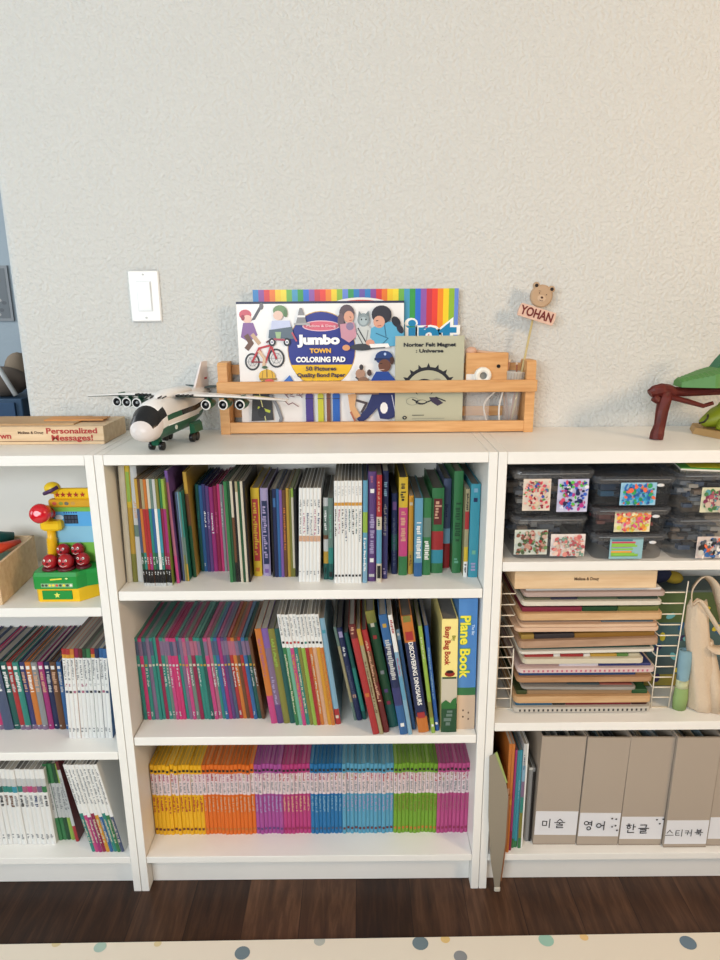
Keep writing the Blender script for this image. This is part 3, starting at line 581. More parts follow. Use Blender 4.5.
puzzle(.882, 1.150, .5725, .0215, 'f0e6cc', [(.25,'d83a3a'),(.06,'f0e8e0'),(.2,'d83a3a'),(.06,'f0e8e0'),(.23,'f0b83a'),(.1,'6aa84a'),(.1,'f0e6c0')], 'fruit coloured puzzle with red and yellow pieces in the rack middle')
puzzle(.874, 1.172, .5960, .012, 'e6e2d6', [(1,'2f6a60')], 'white edged puzzle with a dark teal top, tilted', tilt=.9)
puzzle(.872, 1.178, .6105, .031, ('a88468','c8a488'), [(.1,'caa040'),(.3,'3a3438'),(.6,'b8802a')], 'thick brown tilted puzzle with dark and golden pieces', tilt=1.3)
puzzle(.862, 1.176, .6505, .0095, ('e0b898','ecc8aa'), None, 'plain thin peach board in the upper rack')
puzzle(.872, 1.172, .6610, .0125, ('dcb694','eac8a8'), [(.6,'d8b498'),(.4,'7a9ab0')], 'peach puzzle with a grey-blue piece above the plain board')
puzzle(.870, 1.180, .6775, .0300, ('d2a472','e6c090'), [(.44,'a8284a'),(.26,'1f5a34'),(.3,'7a8a3a')], 'tan puzzle with magenta and green pieces, fourth from the top')
puzzle(.873, 1.176, .7120, .0180, 'e4dccc', [(.2,'6a6a50'),(.2,'3a3a50'),(.3,'5a6a50'),(.3,'3a5a4a')], 'cream puzzle with dark olive pieces, third from the top')
puzzle(.876, 1.181, .7330, .0190, 'cdb4ac', [(1,'e8e6e0')], 'mauve puzzle with white top just under the wooden box')
o = empty('wooden_toy_box', (.853, .030, .7545)); tag(o, 'flat pale wooden toy box on top of the puzzle stack', 'wooden box')
b = MB(); b.box(0, .302, 0, .2, 0, .0400, PINE, bev=.001); b.build('box_body', o)
b = MB(); b.box(.004, .298, .004, .196, .0402, .0425, PINE); b.build('box_lid', o)
text('maker_lettering', 'Melissa & Doug', .0095, M('4a3020'), o, (.152, -.0004, .022), width=.052)

# things behind the rack, right
o = empty('play_case', (1.20, .14, ZR2)); tag(o, 'blue, teal and green picture case standing behind the rack and tote', 'case')
b = MB(); b.box(0, .24, 0, .09, .0005, .25, M('4f5f60', .5), bev=.004); b.build('case_body', o)
b = MB(); cv = Canvas(b, lambda u, v: (u, v), -.0002)
cv.poly([(.004,.17),(.236,.17),(.236,.246),(.004,.246)], M('54683f', .5)); cv.poly([(.004,.08),(.236,.08),(.236,.17),(.004,.17)], M('4c6a6e', .5)); cv.poly([(.004,.004),(.236,.004),(.236,.035),(.004,.035)], M('94853a', .5))
for k in range(24): cv.ell(R.uniform(.02,.22), R.uniform(.02,.23), .012, .007, M(R.choice(['58b84a','2f5f8a','d8c83a','6fb8c0','3a2f5a'])), 8, rot=R.uniform(0,180))
b.build('picture', o)
o = empty('soft_cap', (1.19, .17, ZR2+.2507)); tag(o, 'dark navy and yellow soft bundle on the case behind the wires', 'cloth bundle')
b = MB(); b.ell((.03,.02,.022),(.045,.03,.022), M('2a2f4a', .9)); b.ell((.078,.015,.014),(.022,.022,.014), M('a88e2e', .9)); b.build('folded_cloth', o)
# rolled mat
o = empty('rolled_mat', (1.2475, .052, ZR2 + .0005)); tag(o, 'slim rolled mat, blue above and green below, beside the wire rack', 'rolled mat')
for nme, z0, z1, c in (('green_end', 0, .055, '8ba568'), ('cream_band', .055, .075, 'c4c8a0'), ('blue_end', .075, .148, '7d9fac')):
    b = MB(); n = 26
    P = lambda k: (.0055 + .012*k/n)
    rr = [(P(k)*math.cos(4.4*math.pi*k/n), P(k)*.8*math.sin(4.4*math.pi*k/n)) for k in range(n+1)]
    b.loft([[(x*(1 + .15*math.sin(z*60)), y, z) for x, y in rr] + [(x*.93, y*.93, z) for x, y in rr[::-1]] for z in (z0, (z0+z1)/2, z1)], M(c, .85), smooth=True); b.build(nme, o)
# tote bag
TOTE = mat_wall('canvas_cloth', 'd3bfa6', 300, .3)
o = empty('tote_bag', (1.29, .05, ZR2 + .0006)); tag(o, 'folded beige canvas tote bag slumped upright right of the wire rack', 'tote bag')
b = MB(); rings = []
for z, xl, xr, yf, yb in ((0, -.018, .034, -.016, .026), (.004, -.022, .040, -.020, .030), (.03, -.024, .040, -.018, .030), (.07, -.027, .032, -.016, .028), (.11, -.030, .022, -.015, .026), (.15, -.038, .012, -.015, .024), (.20, -.046, .004, -.014, .022), (.245, -.048, -.004, -.012, .018), (.262, -.044, -.010, -.006, .012)):
    P = []
    for j in range(28):
        a = 2*math.pi*j/28; q = 1 + .10*math.sin(3*a + z*26) + .06*math.sin(8*a + z*18)
        P.append(((xl+xr)/2 + (xr-xl)/2*math.cos(a)*q, (yf+yb)/2 + (yb-yf)/2*math.sin(a)*q, z + (.006*math.sin(5*a) if z > .2 else 0)))
    rings.append(P)
b.loft(rings, TOTE); b.build('bag_body', o)
b = MB(); rings = []
for z, x0_, x1_, yy_ in ((0, .022, .050, -.012), (.06, .016, .046, -.006), (.12, .006, .030, .0), (.17, -.004, .016, .004)):
    rings.append([(x0_, yy_-.006, z), ((x0_+x1_)/2, yy_-.012, z), (x1_, yy_-.002, z), (x1_-.002, yy_+.012, z), (x0_, yy_+.014, z)])
b.loft(rings, TOTE); b.build('side_fold', o)
def arc(P, n=10):
    out = []
    for i in range(len(P) - 1):
        p0, p1, p2, p3 = P[max(i-1, 0)], P[i], P[i+1], P[min(i+2, len(P)-1)]
        for k in range(n):
            t = k/n
            out.append(tuple(.5*((2*p1[j]) + (-p0[j]+p2[j])*t + (2*p0[j]-5*p1[j]+4*p2[j]-p3[j])*t*t + (-p0[j]+3*p1[j]-3*p2[j]+p3[j])*t**3) for j in range(3)))
    return out + [P[-1]]
def strap(P, w=.011, t=.0012, tilt=.35):
    b = MB(); V = [Vector(p) for p in P]; rings = []
    for k, p in enumerate(V):
        tg = (V[min(k+1, len(V)-1)] - V[max(k-1, 0)]).normalized(); nrm = Vector((0, 1, 0)).cross(tg).normalized(); wd = (Vector((0, 1, 0)) + nrm*tilt).normalized(); th = tg.cross(wd).normalized()
        rings.append([p + wd*w + th*t, p - wd*w + th*t, p - wd*w - th*t, p + wd*w - th*t])
    b.loft(rings, TOTE, smooth=True); b.build('shoulder_strap', o)
strap(arc([(-.040,.006,.255),(-.040,.010,.292),(-.018,.012,.318),(.006,.010,.300),(.020,.004,.262),(.034,-.004,.212),(.042,-.010,.178),(.034,-.014,.158),(.014,-.014,.156),(-.004,-.010,.166)]), .012, tilt=.5)
strap(arc([(-.046,-.012,.262),(-.034,-.016,.272),(-.010,-.018,.240),(.014,-.018,.205),(.036,-.018,.176)]), .005, .0012, tilt=1.2)

# board leaning on the right bookcase
o = empty('leaning_board', (.843, -.004, .0006)); tag(o, 'thin grey-brown tapered board standing on the floor against the bookcase', 'board')
b = MB(); LB = M('8f8676', .6)
pr = [(-.006, 0), (.004, 0), (.005, .03), (.012, .14), (.0125, .265), (.006, .30), (-.022, .375), (-.034, .368), (-.030, .21), (-.020, .09), (-.010, .03)]
b.prism(pr, -.0045, -.0005, LB); b.build('board_face', o)
b = MB(); b.prism([(-.022, .3755), (.006, .3005), (.009, .302), (-.017, .379)], -.0052, .0, M('98a860', .6)); b.build('green_edge', o)
b = MB(); b.prism([(.0125, .265), (.0155, .265), (.0155, .15), (.008, .03), (.0055, .03), (.0122, .14)], -.005, .0, M('8a5a38', .6)); b.build('brown_edge', o)
b = MB(); b.box(-.008, .006, -.007, .0, 0, .012, M('c8c0b0', .5), bev=.002); b.build('foot', o)

# ------------------------------------------------------------------ left bookcase: crate and hammer game
o = empty('wooden_crate', (-.234, .017, ZL1 + .0004), rz=0); tag(o, 'open wooden crate of colourful toys at the left edge', 'crate')
cr = [(.0, .0), (-.014, .195), (-.2, .195), (-.2, .0)]
for i in range(4):
    (xa, ya), (xb, yb) = cr[i], cr[(i+1) % 4]; L = math.hypot(xb-xa, yb-ya); b = MB()
    b.box(0, L, 0, .007, 0, .088, PINE, T=Matrix.Translation((xa, ya, 0)) @ Matrix.Rotation(math.atan2(yb-ya, xb-xa), 4, 'Z'), bev=.0006); b.build('side_board', o)
b = MB(); b.loft([[(x*.94-.005, y*.9+.01, .0005) for x, y in cr][::-1], [(x*.94-.005, y*.9+.01, .006) for x, y in cr][::-1]], PINE, smooth=False); b.build('base_board', o)
for nme, lab, c, P, r in (('toy_drill', 'red-orange plastic toy with long nose in the wooden crate', 'd8482e', [(-.075,.075,.088),(-.045,.10,.092),(-.02,.14,.094)], [.018,.012,.005]),
                      ('toy_ball', 'teal rounded plastic toy at the crate front', '1f7f88', [(-.062,.035,.074),(-.04,.035,.076),(-.022,.035,.074)], [.016,.019,.010]),
                      ('toy_saw', 'dark teal toy tool lying at the back of the crate', '14504e', [(-.12,.12,.096),(-.08,.145,.103),(-.05,.17,.095)], [.015,.014,.010]),
                      ('toy_disc', 'dark green round toy beside the red-orange one', '1a6a4a', [(-.13,.06,.07),(-.10,.06,.088),(-.085,.06,.07)], [.012,.021,.012])):
    q = empty(nme, (-.234, .017, ZL1)); tag(q, lab, 'toy'); b = MB(); b.tube(P, r, M(c, .35), 14); b.build('plastic_body', q)
    b = MB(); m_ = P[1]; b.ell((m_[0], m_[1]-r[1]*.8, m_[2]), (r[1]*.5, r[1]*.4, r[1]*.5), M('2a2c30' if c != 'd8482e' else 'b03020', .4)); b.build('button', q)
q = empty('folded_fabric', (-.234, .017, ZL1)); tag(q, 'grey-green patterned padding filling the wooden crate', 'padding')
b = MB(); b.box(-.19, -.018, .012, .18, .008, .055, M('8aa89c', .8), bev=.006); b.build('cloth_fold', q)

GY, GG, GR = M('f0c01c', .35), M('1f8f3c', .35), M('a82028', .3)
o = empty('whack_game', (-.168, .032, ZL1 + .0004)); tag(o, 'green and yellow hammer game with red mole heads and scoreboard', 'toy')
b = MB(); b.loft([[(x, y, z) for x, y in ((.006,0),(.092,0),(.112,.02),(.135,.045),(.14,.13),(0,.13),(0,.006))] for z in (0, .030)], GY, smooth=False); b.build('yellow_base', o)
b = MB(); b.box(.014, .078, -.0022, .0, .006, .026, GG, bev=.001); cv = Canvas(b, lambda u, v: (u, v), -.0024)
st = lambda cx, cz, r: [(cx + (r if k % 2 == 0 else r*.45)*math.sin(math.pi*k/5), cz + (r if k % 2 == 0 else r*.45)*math.cos(math.pi*k/5)) for k in range(10)]
cv.poly(st(.046, .016, .007), M('e8e86a', .4)); b.build('drawer_front', o)
b = MB(); fp = ((0,-.002),(.09,-.002),(.106,.014),(.138,.03),(.142,.13),(-.004,.13),(-.004,.004))
b.loft([[(x, y, .030) for x, y in fp], [(x, y, .058) for x, y in fp], [(x*.97+.002, y*.94+.004, .066) for x, y in fp]], GG, smooth=False); b.build('green_deck', o)
b = MB(); cv = Canvas(b, lambda u, v: (u, v), -.0023)
cv.poly([(.014,.034),(.082,.034),(.082,.043),(.014,.043)], M('8ab88a', .4))
for k in range(9): cv.ell(.018 + k*.0075, .0385, .003, .003, M(R.choice(['d8483a','f0d83a','4a4a3a','e8e8d0'])), 8)
cv.poly([(.035,.050),(.060,.052),(.060,.055),(.035,.053)], M('f0e04a', .4)); cv.ell(.070, .054, .003, .002, M('d8e89a', .4)); b.build('sticker', o)
b = MB(); mgr = M('2f9a4a', .4)
b.box(.024, .140, .060, .072, .049, .175, M('7ab84a', .4), bev=.003)
cv = Canvas(b, lambda u, v: (u, v), .0598)
cv.poly([(.030,.132),(.136,.132),(.136,.165),(.030,.165)], M('58a8e0', .4)); cv.ell(.042, .152, .009, .006, M('d8eefa', .4)); cv.poly([(.03,.095),(.136,.095),(.136,.132),(.03,.132)], M('8ac0d8', .4))
cv.poly([(.052,.138),(.082,.138),(.082,.158),(.052,.158)], M('181c28', .3))
for i in range(4):
    for j in range(2): cv.poly([(.0535+i*.0072,.1395+j*.0092),(.059+i*.0072,.1395+j*.0092),(.059+i*.0072,.1465+j*.0092),(.0535+i*.0072,.1465+j*.0092)], M('40485a', .3))
for i in range(6): cv.ell(.054+i*.0052, .163, .0016, .002, M('2a3f8a'), 6)
b.build('scoreboard', o, (0, 0, .018))
b = MB(); b.box(.022, .142, .058, .076, .175, .192, M('d8a020', .4), bev=.003); b.box(.034, .142, .060, .072, .192, .216, GY, bev=.004)
cv = Canvas(b, lambda u, v: (u, v), .0596)
for k, cx in enumerate((.044,.056,.070,.084,.098)): cv.poly(st(cx, .203, .0065 if k != 2 else .0075), M('a83018', .4))
for cx, c in ((.036,'d8604a'),(.05,'8a9a3a'),(.062,'6a6a5a'),(.076,'c89a4a')): 
    cv.y = .0578; cv.ell(cx, .184, .005, .004, M(c), 8)
b.build('sign_top', o, (0, 0, .018))
b = MB(); b.ell((.034,.062,.218),(.017,.015,.013), M('f0c820', .3)); b.build('yellow_dome', o, (0, 0, .018))
b = MB(); b.tube([(.020,.052,.208),(.034,.046,.214),(.050,.054,.222)], .0042, M('4a2a5a', .4), 8); b.build('purple_brim', o, (0, 0, .018))
for k, (cx, cy, rr) in enumerate(((.028,.022,.0155),(.062,.022,.0165),(.094,.034,.0145),(.048,.046,.014),(.078,.050,.014))):
    dz = .017 if k > 2 else 0
    q = MB(); q.lathe([(rr*1.1,0),(rr*1.12,.006+dz),(rr*.9,.008+dz)], M('5a1820', .4), T=Matrix.Translation((cx, cy, .064)), n=16)
    q.ell((cx, cy, .083+dz), (rr, rr*.95, rr*1.05), GR); hd = q.build('mole_head', o)
    q = MB()
    for sx in (-1, 1):
        q.ell((cx+sx*rr*.4, cy-rr*.84, .090), (.0024,.0014,.003), M('f0ece4', .3)); q.ell((cx+sx*rr*.4, cy-rr*.93, .090), (.0011,.0008,.0015), M('141414', .3))
    q.ell((cx, cy-rr*.95, .0835), (.0028,.002,.002), M('3a1010', .4)); q.tube([(cx-rr*.45, cy-rr*.86, .079), (cx, cy-rr*.97, .0765), (cx+rr*.45, cy-rr*.86, .079)], .0007, M('e8d0c8', .4), 6); q.build('face', hd, (0, 0, dz))
# hammer
q = empty('toy_hammer', (-.143, .085, ZL1 + .0667)); tag(q, 'toy hammer with shiny red head and ribbed yellow handle', 'toy hammer')
b = MB(); pf = []
for k in range(9): pf += [(.0095, .006+k*.006), (.0118, .009+k*.006)]
b.lathe([(.008, .0)] + pf + [(.009, .062), (.009, .08)], M('f0b818', .35), n=16, T=Matrix.Translation((-.0045, 0, 0)) @ Matrix.Rotation(rad(3), 4, 'Y')); b.build('handle', q)
b = MB(); b.box(-.020, .026, -.012, .012, .078, .100, M('f0c41c', .35), bev=.005); b.build('collar', q)
b = MB(); Tm = Matrix.Translation((-.002, 0, .116)) @ Matrix.Rotation(rad(74), 4, 'X')
b.lathe([(.006,-.04),(.018,-.036),(.019,-.020),(.012,-.014),(.012,.014),(.019,.020),(.021,.040),(.017,.05),(.006,.053)], M('cc1626', .15, coat=.6), n=22, T=Tm); b.build('head', q)

# ------------------------------------------------------------------ on top, left: wooden box
TOPZ = 1.0602
o = empty('wooden_stamp_box', (-.0185, .112, TOPZ)); tag(o, 'flat pale wooden box with red lettering on the left bookcase top', 'wooden box')
b = MB(); b.box(-.33, 0, 0, .135, 0, .038, PINE, bev=.0008)
b.build('box_body', o)
b = MB(); b.box(-.33, 0, -.0006, .0, .0062, .0074, M('6a4a2c', .7)); b.build('seam', o)
b = MB(); b.box(-.325, -.07, .02, .125, .0382, .0415, mat_wood('tray_wood', 'b08a60', 'c8a67a', 0, 8, .6, 12)); b.box(-.15, -.02, .055, .100, .0415, .044, M('d09050', .6)); b.build('sliding_lid', o)
RD = M('b03a34', .7)
text('lettering', 'Personalized', .0165, RD, o, (-.0675, -.0006, .0285), width=.108, bold=.025)
text('lettering', 'Messages!', .0165, RD, o, (-.0675, -.0006, .0135), width=.088, bold=.025)
text('lettering', 'Melissa & Doug', .0075, M('5a4030', .7), o, (-.155, -.0006, .0255), width=.054)
text('lettering', 'wn', .017, RD, o, (-.2085, -.0006, .0185), width=.024, bold=.025)

# ------------------------------------------------------------------ toy airplane
PWh, PG, PD, PGr = M('eeecea', .3, coat=.3), M('0f5a40', .35), M('18191c', .25), M('b4b6b8', .35)
ang = rad(-103)
ap = empty('toy_airplane', (.134, .122, TOPZ + .0005), rz=ang); tag(ap, 'white and green toy cargo airplane with three engines under each wing', 'toy airplane')
secs = [(-.150,.006,.075,.092),(-.12,.014,.055,.097),(-.08,.024,.035,.099),(-.03,.031,.024,.100),(.03,.032,.022,.100),(.07,.033,.021,.099),(.088,.033,.022,.096),(.104,.032,.022,.089),(.118,.029,.023,.074),(.127,.024,.026,.064),(.134,.016,.032,.057),(.138,.006,.040,.050)]
b = MB(); n = 24; rings = []
for x, hw, zb, zt in secs:
    rings.append([(x, hw*math.cos(2*math.pi*j/n)*(1 if True else 1), (zb+zt)/2 + (zt-zb)/2*math.sin(2*math.pi*j/n)) for j in range(n)])
def pmf(a, k):
    x = (secs[a][0] + secs[a+1][0])/2; zb = (secs[a][2]+secs[a+1][2])/2; zt = (secs[a][3]+secs[a+1][3])/2
    s_ = math.sin(2*math.pi*(k+.5)/n)
    if .105 < x < .124 and s_ > .2: return PD
    if .09 < x < .105 and .3 < s_ < .7: return PD
    if x < .108 and s_ < -.22: return PG
    if x < .09 and -.05 < s_ < .18: return PD if x < .02 else PG
    if x > .108: return M('dcd3ce', .3)
    return PWh
b.loft(rings, PWh, smooth=True, mf=pmf); b.build('fuselage', ap)
b = MB(); b.loft([[(x, hw*math.cos(t_), zc + hz*math.sin(t_)) for t_ in [2*math.pi*j/12 for j in range(12)]] for x, hw, zc, hz in ((-.06,.004,.096,.004),(-.04,.02,.1,.009),(.03,.022,.1,.010),(.06,.012,.097,.006),(.075,.003,.095,.003))], PWh); b.build('wing_fairing', ap)
for sg in (1, -1):
    b = MB()
    st_ = [(0, .035, -.035, .0985, .006), (.03, .030, -.030, .0975, .006), (.12, -.004, -.040, .092, .0045), (.22, -.036, -.056, .083, .003)]
    def wr(y, xf, xb, z, t): return [(xf, sg*y, z), (xf-.006, sg*y, z+t*.6), (xb, sg*y, z+.001), (xf-.006, sg*y, z-t*.6)]
    b.loft([wr(*q) for q in st_], PWh, smooth=False, mf=lambda a, k: PWh if k in (0, 1) else M('24403a', .4)); w_ = b.build('wing', ap)
    for k, yy_ in enumerate((.074, .104, .134)):
        xf = .020 - (yy_-.03)*.42
        e = MB(); Tm = Matrix.Translation((xf + .004, sg*yy_, .079 - k*.001)) @ Matrix.Rotation(rad(90), 4, 'Y')
        e.lathe([(.0045,-.030),(.0075,-.02),(.0098,-.004),(.0102,.008),(.0098,.010),(.0078,.0102),(.0074,.004),(.0001,.003)], PWh, n=18, T=Tm, mf=lambda a, kk: PD if a >= 5 else (M('e4e2de', .25) if a >= 3 else PG))
        e.ell((xf+.010, sg*yy_, .080 - k*.002), (.005,.0028,.0028), PGr, n=8, k=5)
        eo = e.build('engine', ap)
        e = MB(); e.box(xf-.018, xf+.004, sg*yy_-.0012, sg*yy_+.0012, .087, .094, PG); e.build('pylon', eo)
    b = MB()
    for k in range(4): b.box(.034-k*.001, .046-k*.001, sg*(.030+.009*k)-.0016, sg*(.030+.009*k)+.0016, .098, .1015, PD)
    b.build('vanes', ap)
    b = MB(); 
    for k in range(2): b.tube([(.060, sg*(.008+.009*k), .1005), (.075, sg*(.008+.009*k), .0985)], .0013, PD, 6)
    b.build('roof_marks', ap)
    b = MB(); b.loft([[(x, sg*y, z) for x, y, z in q] for q in ([(-.128,.004,.094),(-.150,.004,.094),(-.150,.004,.097),(-.128,.004,.097)], [(-.146,.062,.098),(-.158,.062,.098),(-.158,.062,.1),(-.146,.062,.1)])], PWh, smooth=False, mf=lambda a, k: M('3a4a48')); b.build('tailplane', ap)
    b = MB(); b.loft([[(x + .0*y, sg*y, z) for x, y, z in q] for q in ([(.0,.029,.018),(-.045,.029,.018),(-.045,.029,.04),(.0,.029,.04)], [(-.006,.038,.02),(-.04,.038,.02),(-.04,.036,.036),(-.006,.036,.036)])], PG, smooth=False); b.build('gear_housing', ap)
    for xx in (-.008, -.024):
        b = MB(); Tm = Matrix.Translation((xx, sg*.030, .0098)) @ Matrix.Rotation(rad(90), 4, 'X'); b.lathe([(.006,-.004),(.0095,-.0035),(.0095,.0035),(.006,.004)], PD, n=16, T=Tm); b.build('wheel', ap)
b = MB(); b.box(.070, .086, -.008, .008, .010, .028, PG, bev=.002); b.build('nose_gear', ap)
for sg in (1, -1):
    b = MB(); Tm = Matrix.Translation((.078, sg*.0105, .0085)) @ Matrix.Rotation(rad(90), 4, 'X'); b.lathe([(.005,-.004),(.0083,-.0035),(.0083,.0035),(.005,.004)], PD, n=16, T=Tm); b.build('wheel', ap)
b = MB(); b.loft([[(x, y, z) for x, y, z in q] for q in ([(-.085,-.0025,.094),(-.15,-.0025,.09),(-.15,.0025,.09),(-.085,.0025,.094)], [(-.128,-.0015,.15),(-.158,-.0015,.15),(-.158,.0015,.15),(-.128,.0015,.15)])], M('e8dedc', .35), smooth=False)
for s2 in (-1, 1): b.box(-.146, -.134, s2*.0024-.0002, s2*.0024+.0002, .112, .116, M('c03a3a'))
b.build('tail_fin', ap)
b = MB(); 
for s2 in (1, -1):
    b.tube([(.085, s2*.0318, .050), (.02, s2*.0335, .052), (-.04, s2*.031, .054)], .0011, M('f4f4f2', .3), 6)
    Tm = Matrix.Translation((.058, s2*.0312, .042)) @ Matrix.Rotation(rad(-90*s2), 4, 'X'); b.lathe([(.0042, 0), (.0042, .0016)], M('dfe8e2', .3), n=14, T=Tm)
b.build('side_stripe', ap)

ap.scale = (1.07, 1.07, 1.07)
# ------------------------------------------------------------------ table-top wooden rack
o = empty('book_display_rack', (.2105, .2105, TOPZ)); tag(o, 'beech wood display rack with two front rails against the wall', 'display rack')
RW = .7095
for a in (0, RW - .021):
    b = MB(); pr = [(0, 0), (.062, 0), (.062, .155), (.056, .161), (.006, .161), (0, .155)]
    b.loft([[(a, y, z) for y, z in pr], [(a+.021, y, z) for y, z in pr]], BEECH, smooth=False); b.build('end_panel', o)
b = MB(); b.box(-.002, RW+.002, -.0115, -.0005, .093, .1195, BEECH, bev=.002); b.build('upper_rail', o)
b = MB(); b.box(.0212, RW-.0212, -.001, .010, .002, .0265, BEECH, bev=.001); b.build('lower_rail', o)
b = MB(); b.box(.0212, RW-.0212, .011, .0615, .001, .009, BEECH); b.build('base_board', o)
for z in (.03, .085, .13):
    b = MB(); b.box(.0212, RW-.0212, .0560, .0615, z, z+.022, BEECH); b.build('back_slat', o)
RB = TOPZ + .0095
# striped paint pad at the back
o = empty('paint_pad', (.29, .2560, RB)); tag(o, 'large pad with rainbow striped cover and blue lettering, behind the white pad', 'art pad')
w, h = .459, .308
b = MB(); b.box(0, w, 0.0008, .007, 0, h, PAPER); b.build('pages', o)
b = MB(); st5 = ['2f7fc0','8a4a9a','d8383a','ea7a28','f0c828','f0d83a','6fb04a','4a9ac0','3a9a4a','2f6fd0','8f5aa8','c83a4a','e8463a','f08a28','f0d030','8fb83a','6a8ad8','3a9a5a','2f7fc0','6f5aa8']
x = 0; i = 0; hh = h
while x < w - .0001:
    q = min(.0125, w - x); b.box(x, x+q, 0, .0007, 0, h, M(st5[i % 20], .35)); x += q; i += 1
cv = Canvas(b, lambda u, v: (u, v), -.0001)
cv.ell(.240, .268, .072, .022, M('f6f0e8', .35), 30); cv.ell(.240, .266, .066, .019, M('d8402a', .35), 30)
cv.poly([(.25,.0),(w,.0),(w,.205),(.44,.205),(.43,.21),(.25,.19)], M('f4efe6', .35))
b.build('striped_cover', o)
text('title_lettering', 'int', .088, M('f8f6f2', .35), o, (.400, -.0005, .208), width=.128, bold=.08, extrude=.0003)
text('title_lettering', 'int', .088, M('1f86b8', .35), o, (.400, -.0010, .208), width=.112, bold=.03, extrude=.0003)
# coloring pad
o = empty('coloring_pad', (.2545, .2415, RB)); tag(o, 'big white coloring pad with blue and yellow title badge, in the rack', 'coloring pad')
PXW, PXH = .372, .2815
b = MB(); b.box(0, PXW, .0008, .0095, 0, PXH, PAPER); b.build('pages', o)
b = MB(); b.box(0, PXW, 0, .0007, 0, PXH, M('f2f0ee', .3)); b.box(-.0005, PXW+.0005, -.0003, .0098, PXH-.004, PXH+.001, M('2a2f4c', .4))
S = PXW/167
cv = Canvas(b, lambda u, v: ((u-237)*S, PXH - (v-302)*S), -.0001)
K = lambda c: M(c, .35)
# badge
cv.ell(321, 349, 34.5, 38, K('c8a04a'), 36)
cv.ell(321, 349, 33.8, 37.2, K('24308a'), 36)
cv.poly([(321 + 33.8*math.cos(a), 349 + 37.2*math.sin(a)) for a in [math.asin(15/37.2) + (math.pi - 2*math.asin(15/37.2))*j/20 for j in range(21)]], K('f2c21c'))
cv.ell(321, 325.5, 19, 5.3, K('f0c8d0'), 24); cv.ell(321, 325.5, 17.8, 4.5, K('d8687c'), 24)
# cyclist top left
cv.ell(245.5, 314, 6.2, 5, K('c85a68'), 14); cv.ell(247.5, 318.5, 4.6, 4.2, K('e8c0b0'), 12); cv.ell(243, 317, 2, 3, K('9a3a4a'), 8)
cv.poly([(243,322),(253,322),(257,334),(248,341),(240,336)], K('86609a')); cv.poly([(251,320),(255,319),(262,308),(260,306)], K('58565c')); cv.ell(262, 306, 2.2, 3.5, K('6a686c'), 8)
cv.line([(246,335),(250,342),(246,347)], 5, K('6a4a3a')); cv.line([(252,334),(258,342)], 4, K('c8a888'))
for wx, wy, wr in ((250.5,360.5,7.6),(275,357,8.4)):
    cv.ell(wx, wy, wr, wr+1.2, K('26262c'), 22); cv.ell(wx, wy, wr-1.8, wr-.6, K('dcdad8'), 22); cv.ring(wx, wy, wr-3.4, .5, K('8a8a90')); cv.ell(wx, wy, 1.3, 1.4, K('3a3a40'), 8)
    for a in range(6): cv.line([(wx, wy), (wx+(wr-2)*math.cos(a*1.05), wy+(wr-2)*math.sin(a*1.05))], .35, K('7a7a80'))
cv.line([(250.5,360.5),(258,347),(270,344),(275,357)], 2, K('b8303c')); cv.line([(258,347),(264,361),(270,345)], 1.8, K('b8303c')); cv.line([(250.5,360.5),(264,361)], 1.4, K('8a2a34')); cv.line([(266,341),(271,338)], 1.6, K('6a2a30'))
cv.line([(258,350),(263,357),(262,364)], 3, K('d8b898')); cv.ell(263, 366, 3, 1.6, K('3a5a3a'), 8)
# child on toy car
cv.ell(280.5, 310.5, 7, 5.4, K('6f8f62'), 14); cv.ell(278.5, 315, 5, 4.6, K('e4c4b4'), 12); cv.ell(286, 313, 2, 4, K('5a7a50'), 8)
cv.poly([(272,320),(290,320),(292,333),(270,333)], K('c4cce8')); cv.poly([(269,329),(292,326),(294,338),(268,337)], K('5a6a78')); cv.poly([(275,331),(281,331),(280,338),(276,338)], K('9ab88a'))
for wx in (271.5, 286.5): cv.ell(wx, 341, 3.6, 4.2, K('22242c'), 14); cv.ell(wx, 341, 1.8, 2.3, K('e8e8ea'), 10); cv.ell(wx, 341, .8, 1, K('3a4a8a'), 8)
cv.line([(274,338),(284,339)], 2, K('a8485a')); cv.line([(292,332),(296,340)], 1.6, K('c05060'))
cv.poly([(300,308),(302.5,308),(307,323),(296,323)], K('8a8a8c')); cv.line([(298,316),(305,316)], 2, K('e8e8e8')); cv.poly([(294,322.5),(310,322.5),(310,324.5),(294,324.5)], K('a8a8aa'))
# firefighter bottom left
cv.ell(265, 375, 8.5, 7, K('e0b43a'), 14); cv.line([(258,378),(274,378)], 2, K('8a6a2a')); cv.line([(265,368),(265,376)], 1.2, K('8a6a2a')); cv.line([(261,370),(260,377)], .8, K('a8802a')); cv.line([(270,370),(271,377)], .8, K('a8802a'))
cv.ell(267, 382, 5.5, 4.5, K('d85a5a'), 12); cv.poly([(278,384),(288,374),(294,384),(297,390),(276,390)], K('3f6fc0')); cv.line([(255,383),(262,380)], 2, K('3a3a3e'))
cv.poly([(250,386),(268,386),(270,420),(247,421)], K('3c3e42')); cv.line([(252,396),(268,398)], 3, K('c8d84a')); cv.line([(255,407),(266,411)], 2.6, K('c8d84a')); cv.line([(256,390),(262,421)], 1, K('e0e0a0'))
cv.line([(268,394),(274,405),(278,418),(276,424)], 3.4, K('8a8e96')); cv.ell(258, 412, 4, 6, K('2a2c30'), 10); cv.ell(255, 390, 3.2, 2.6, K('c8d84a'), 8)
for k in range(9): cv.line([(281+k*2.2, 391 + (k*3) % 5), (286+k*2, 397 - (k*5) % 7)], .9, K('8a6a72'))
cv.line([(280,398),(286,404),(290,402),(296,406)], .9, K('8a6a72'))
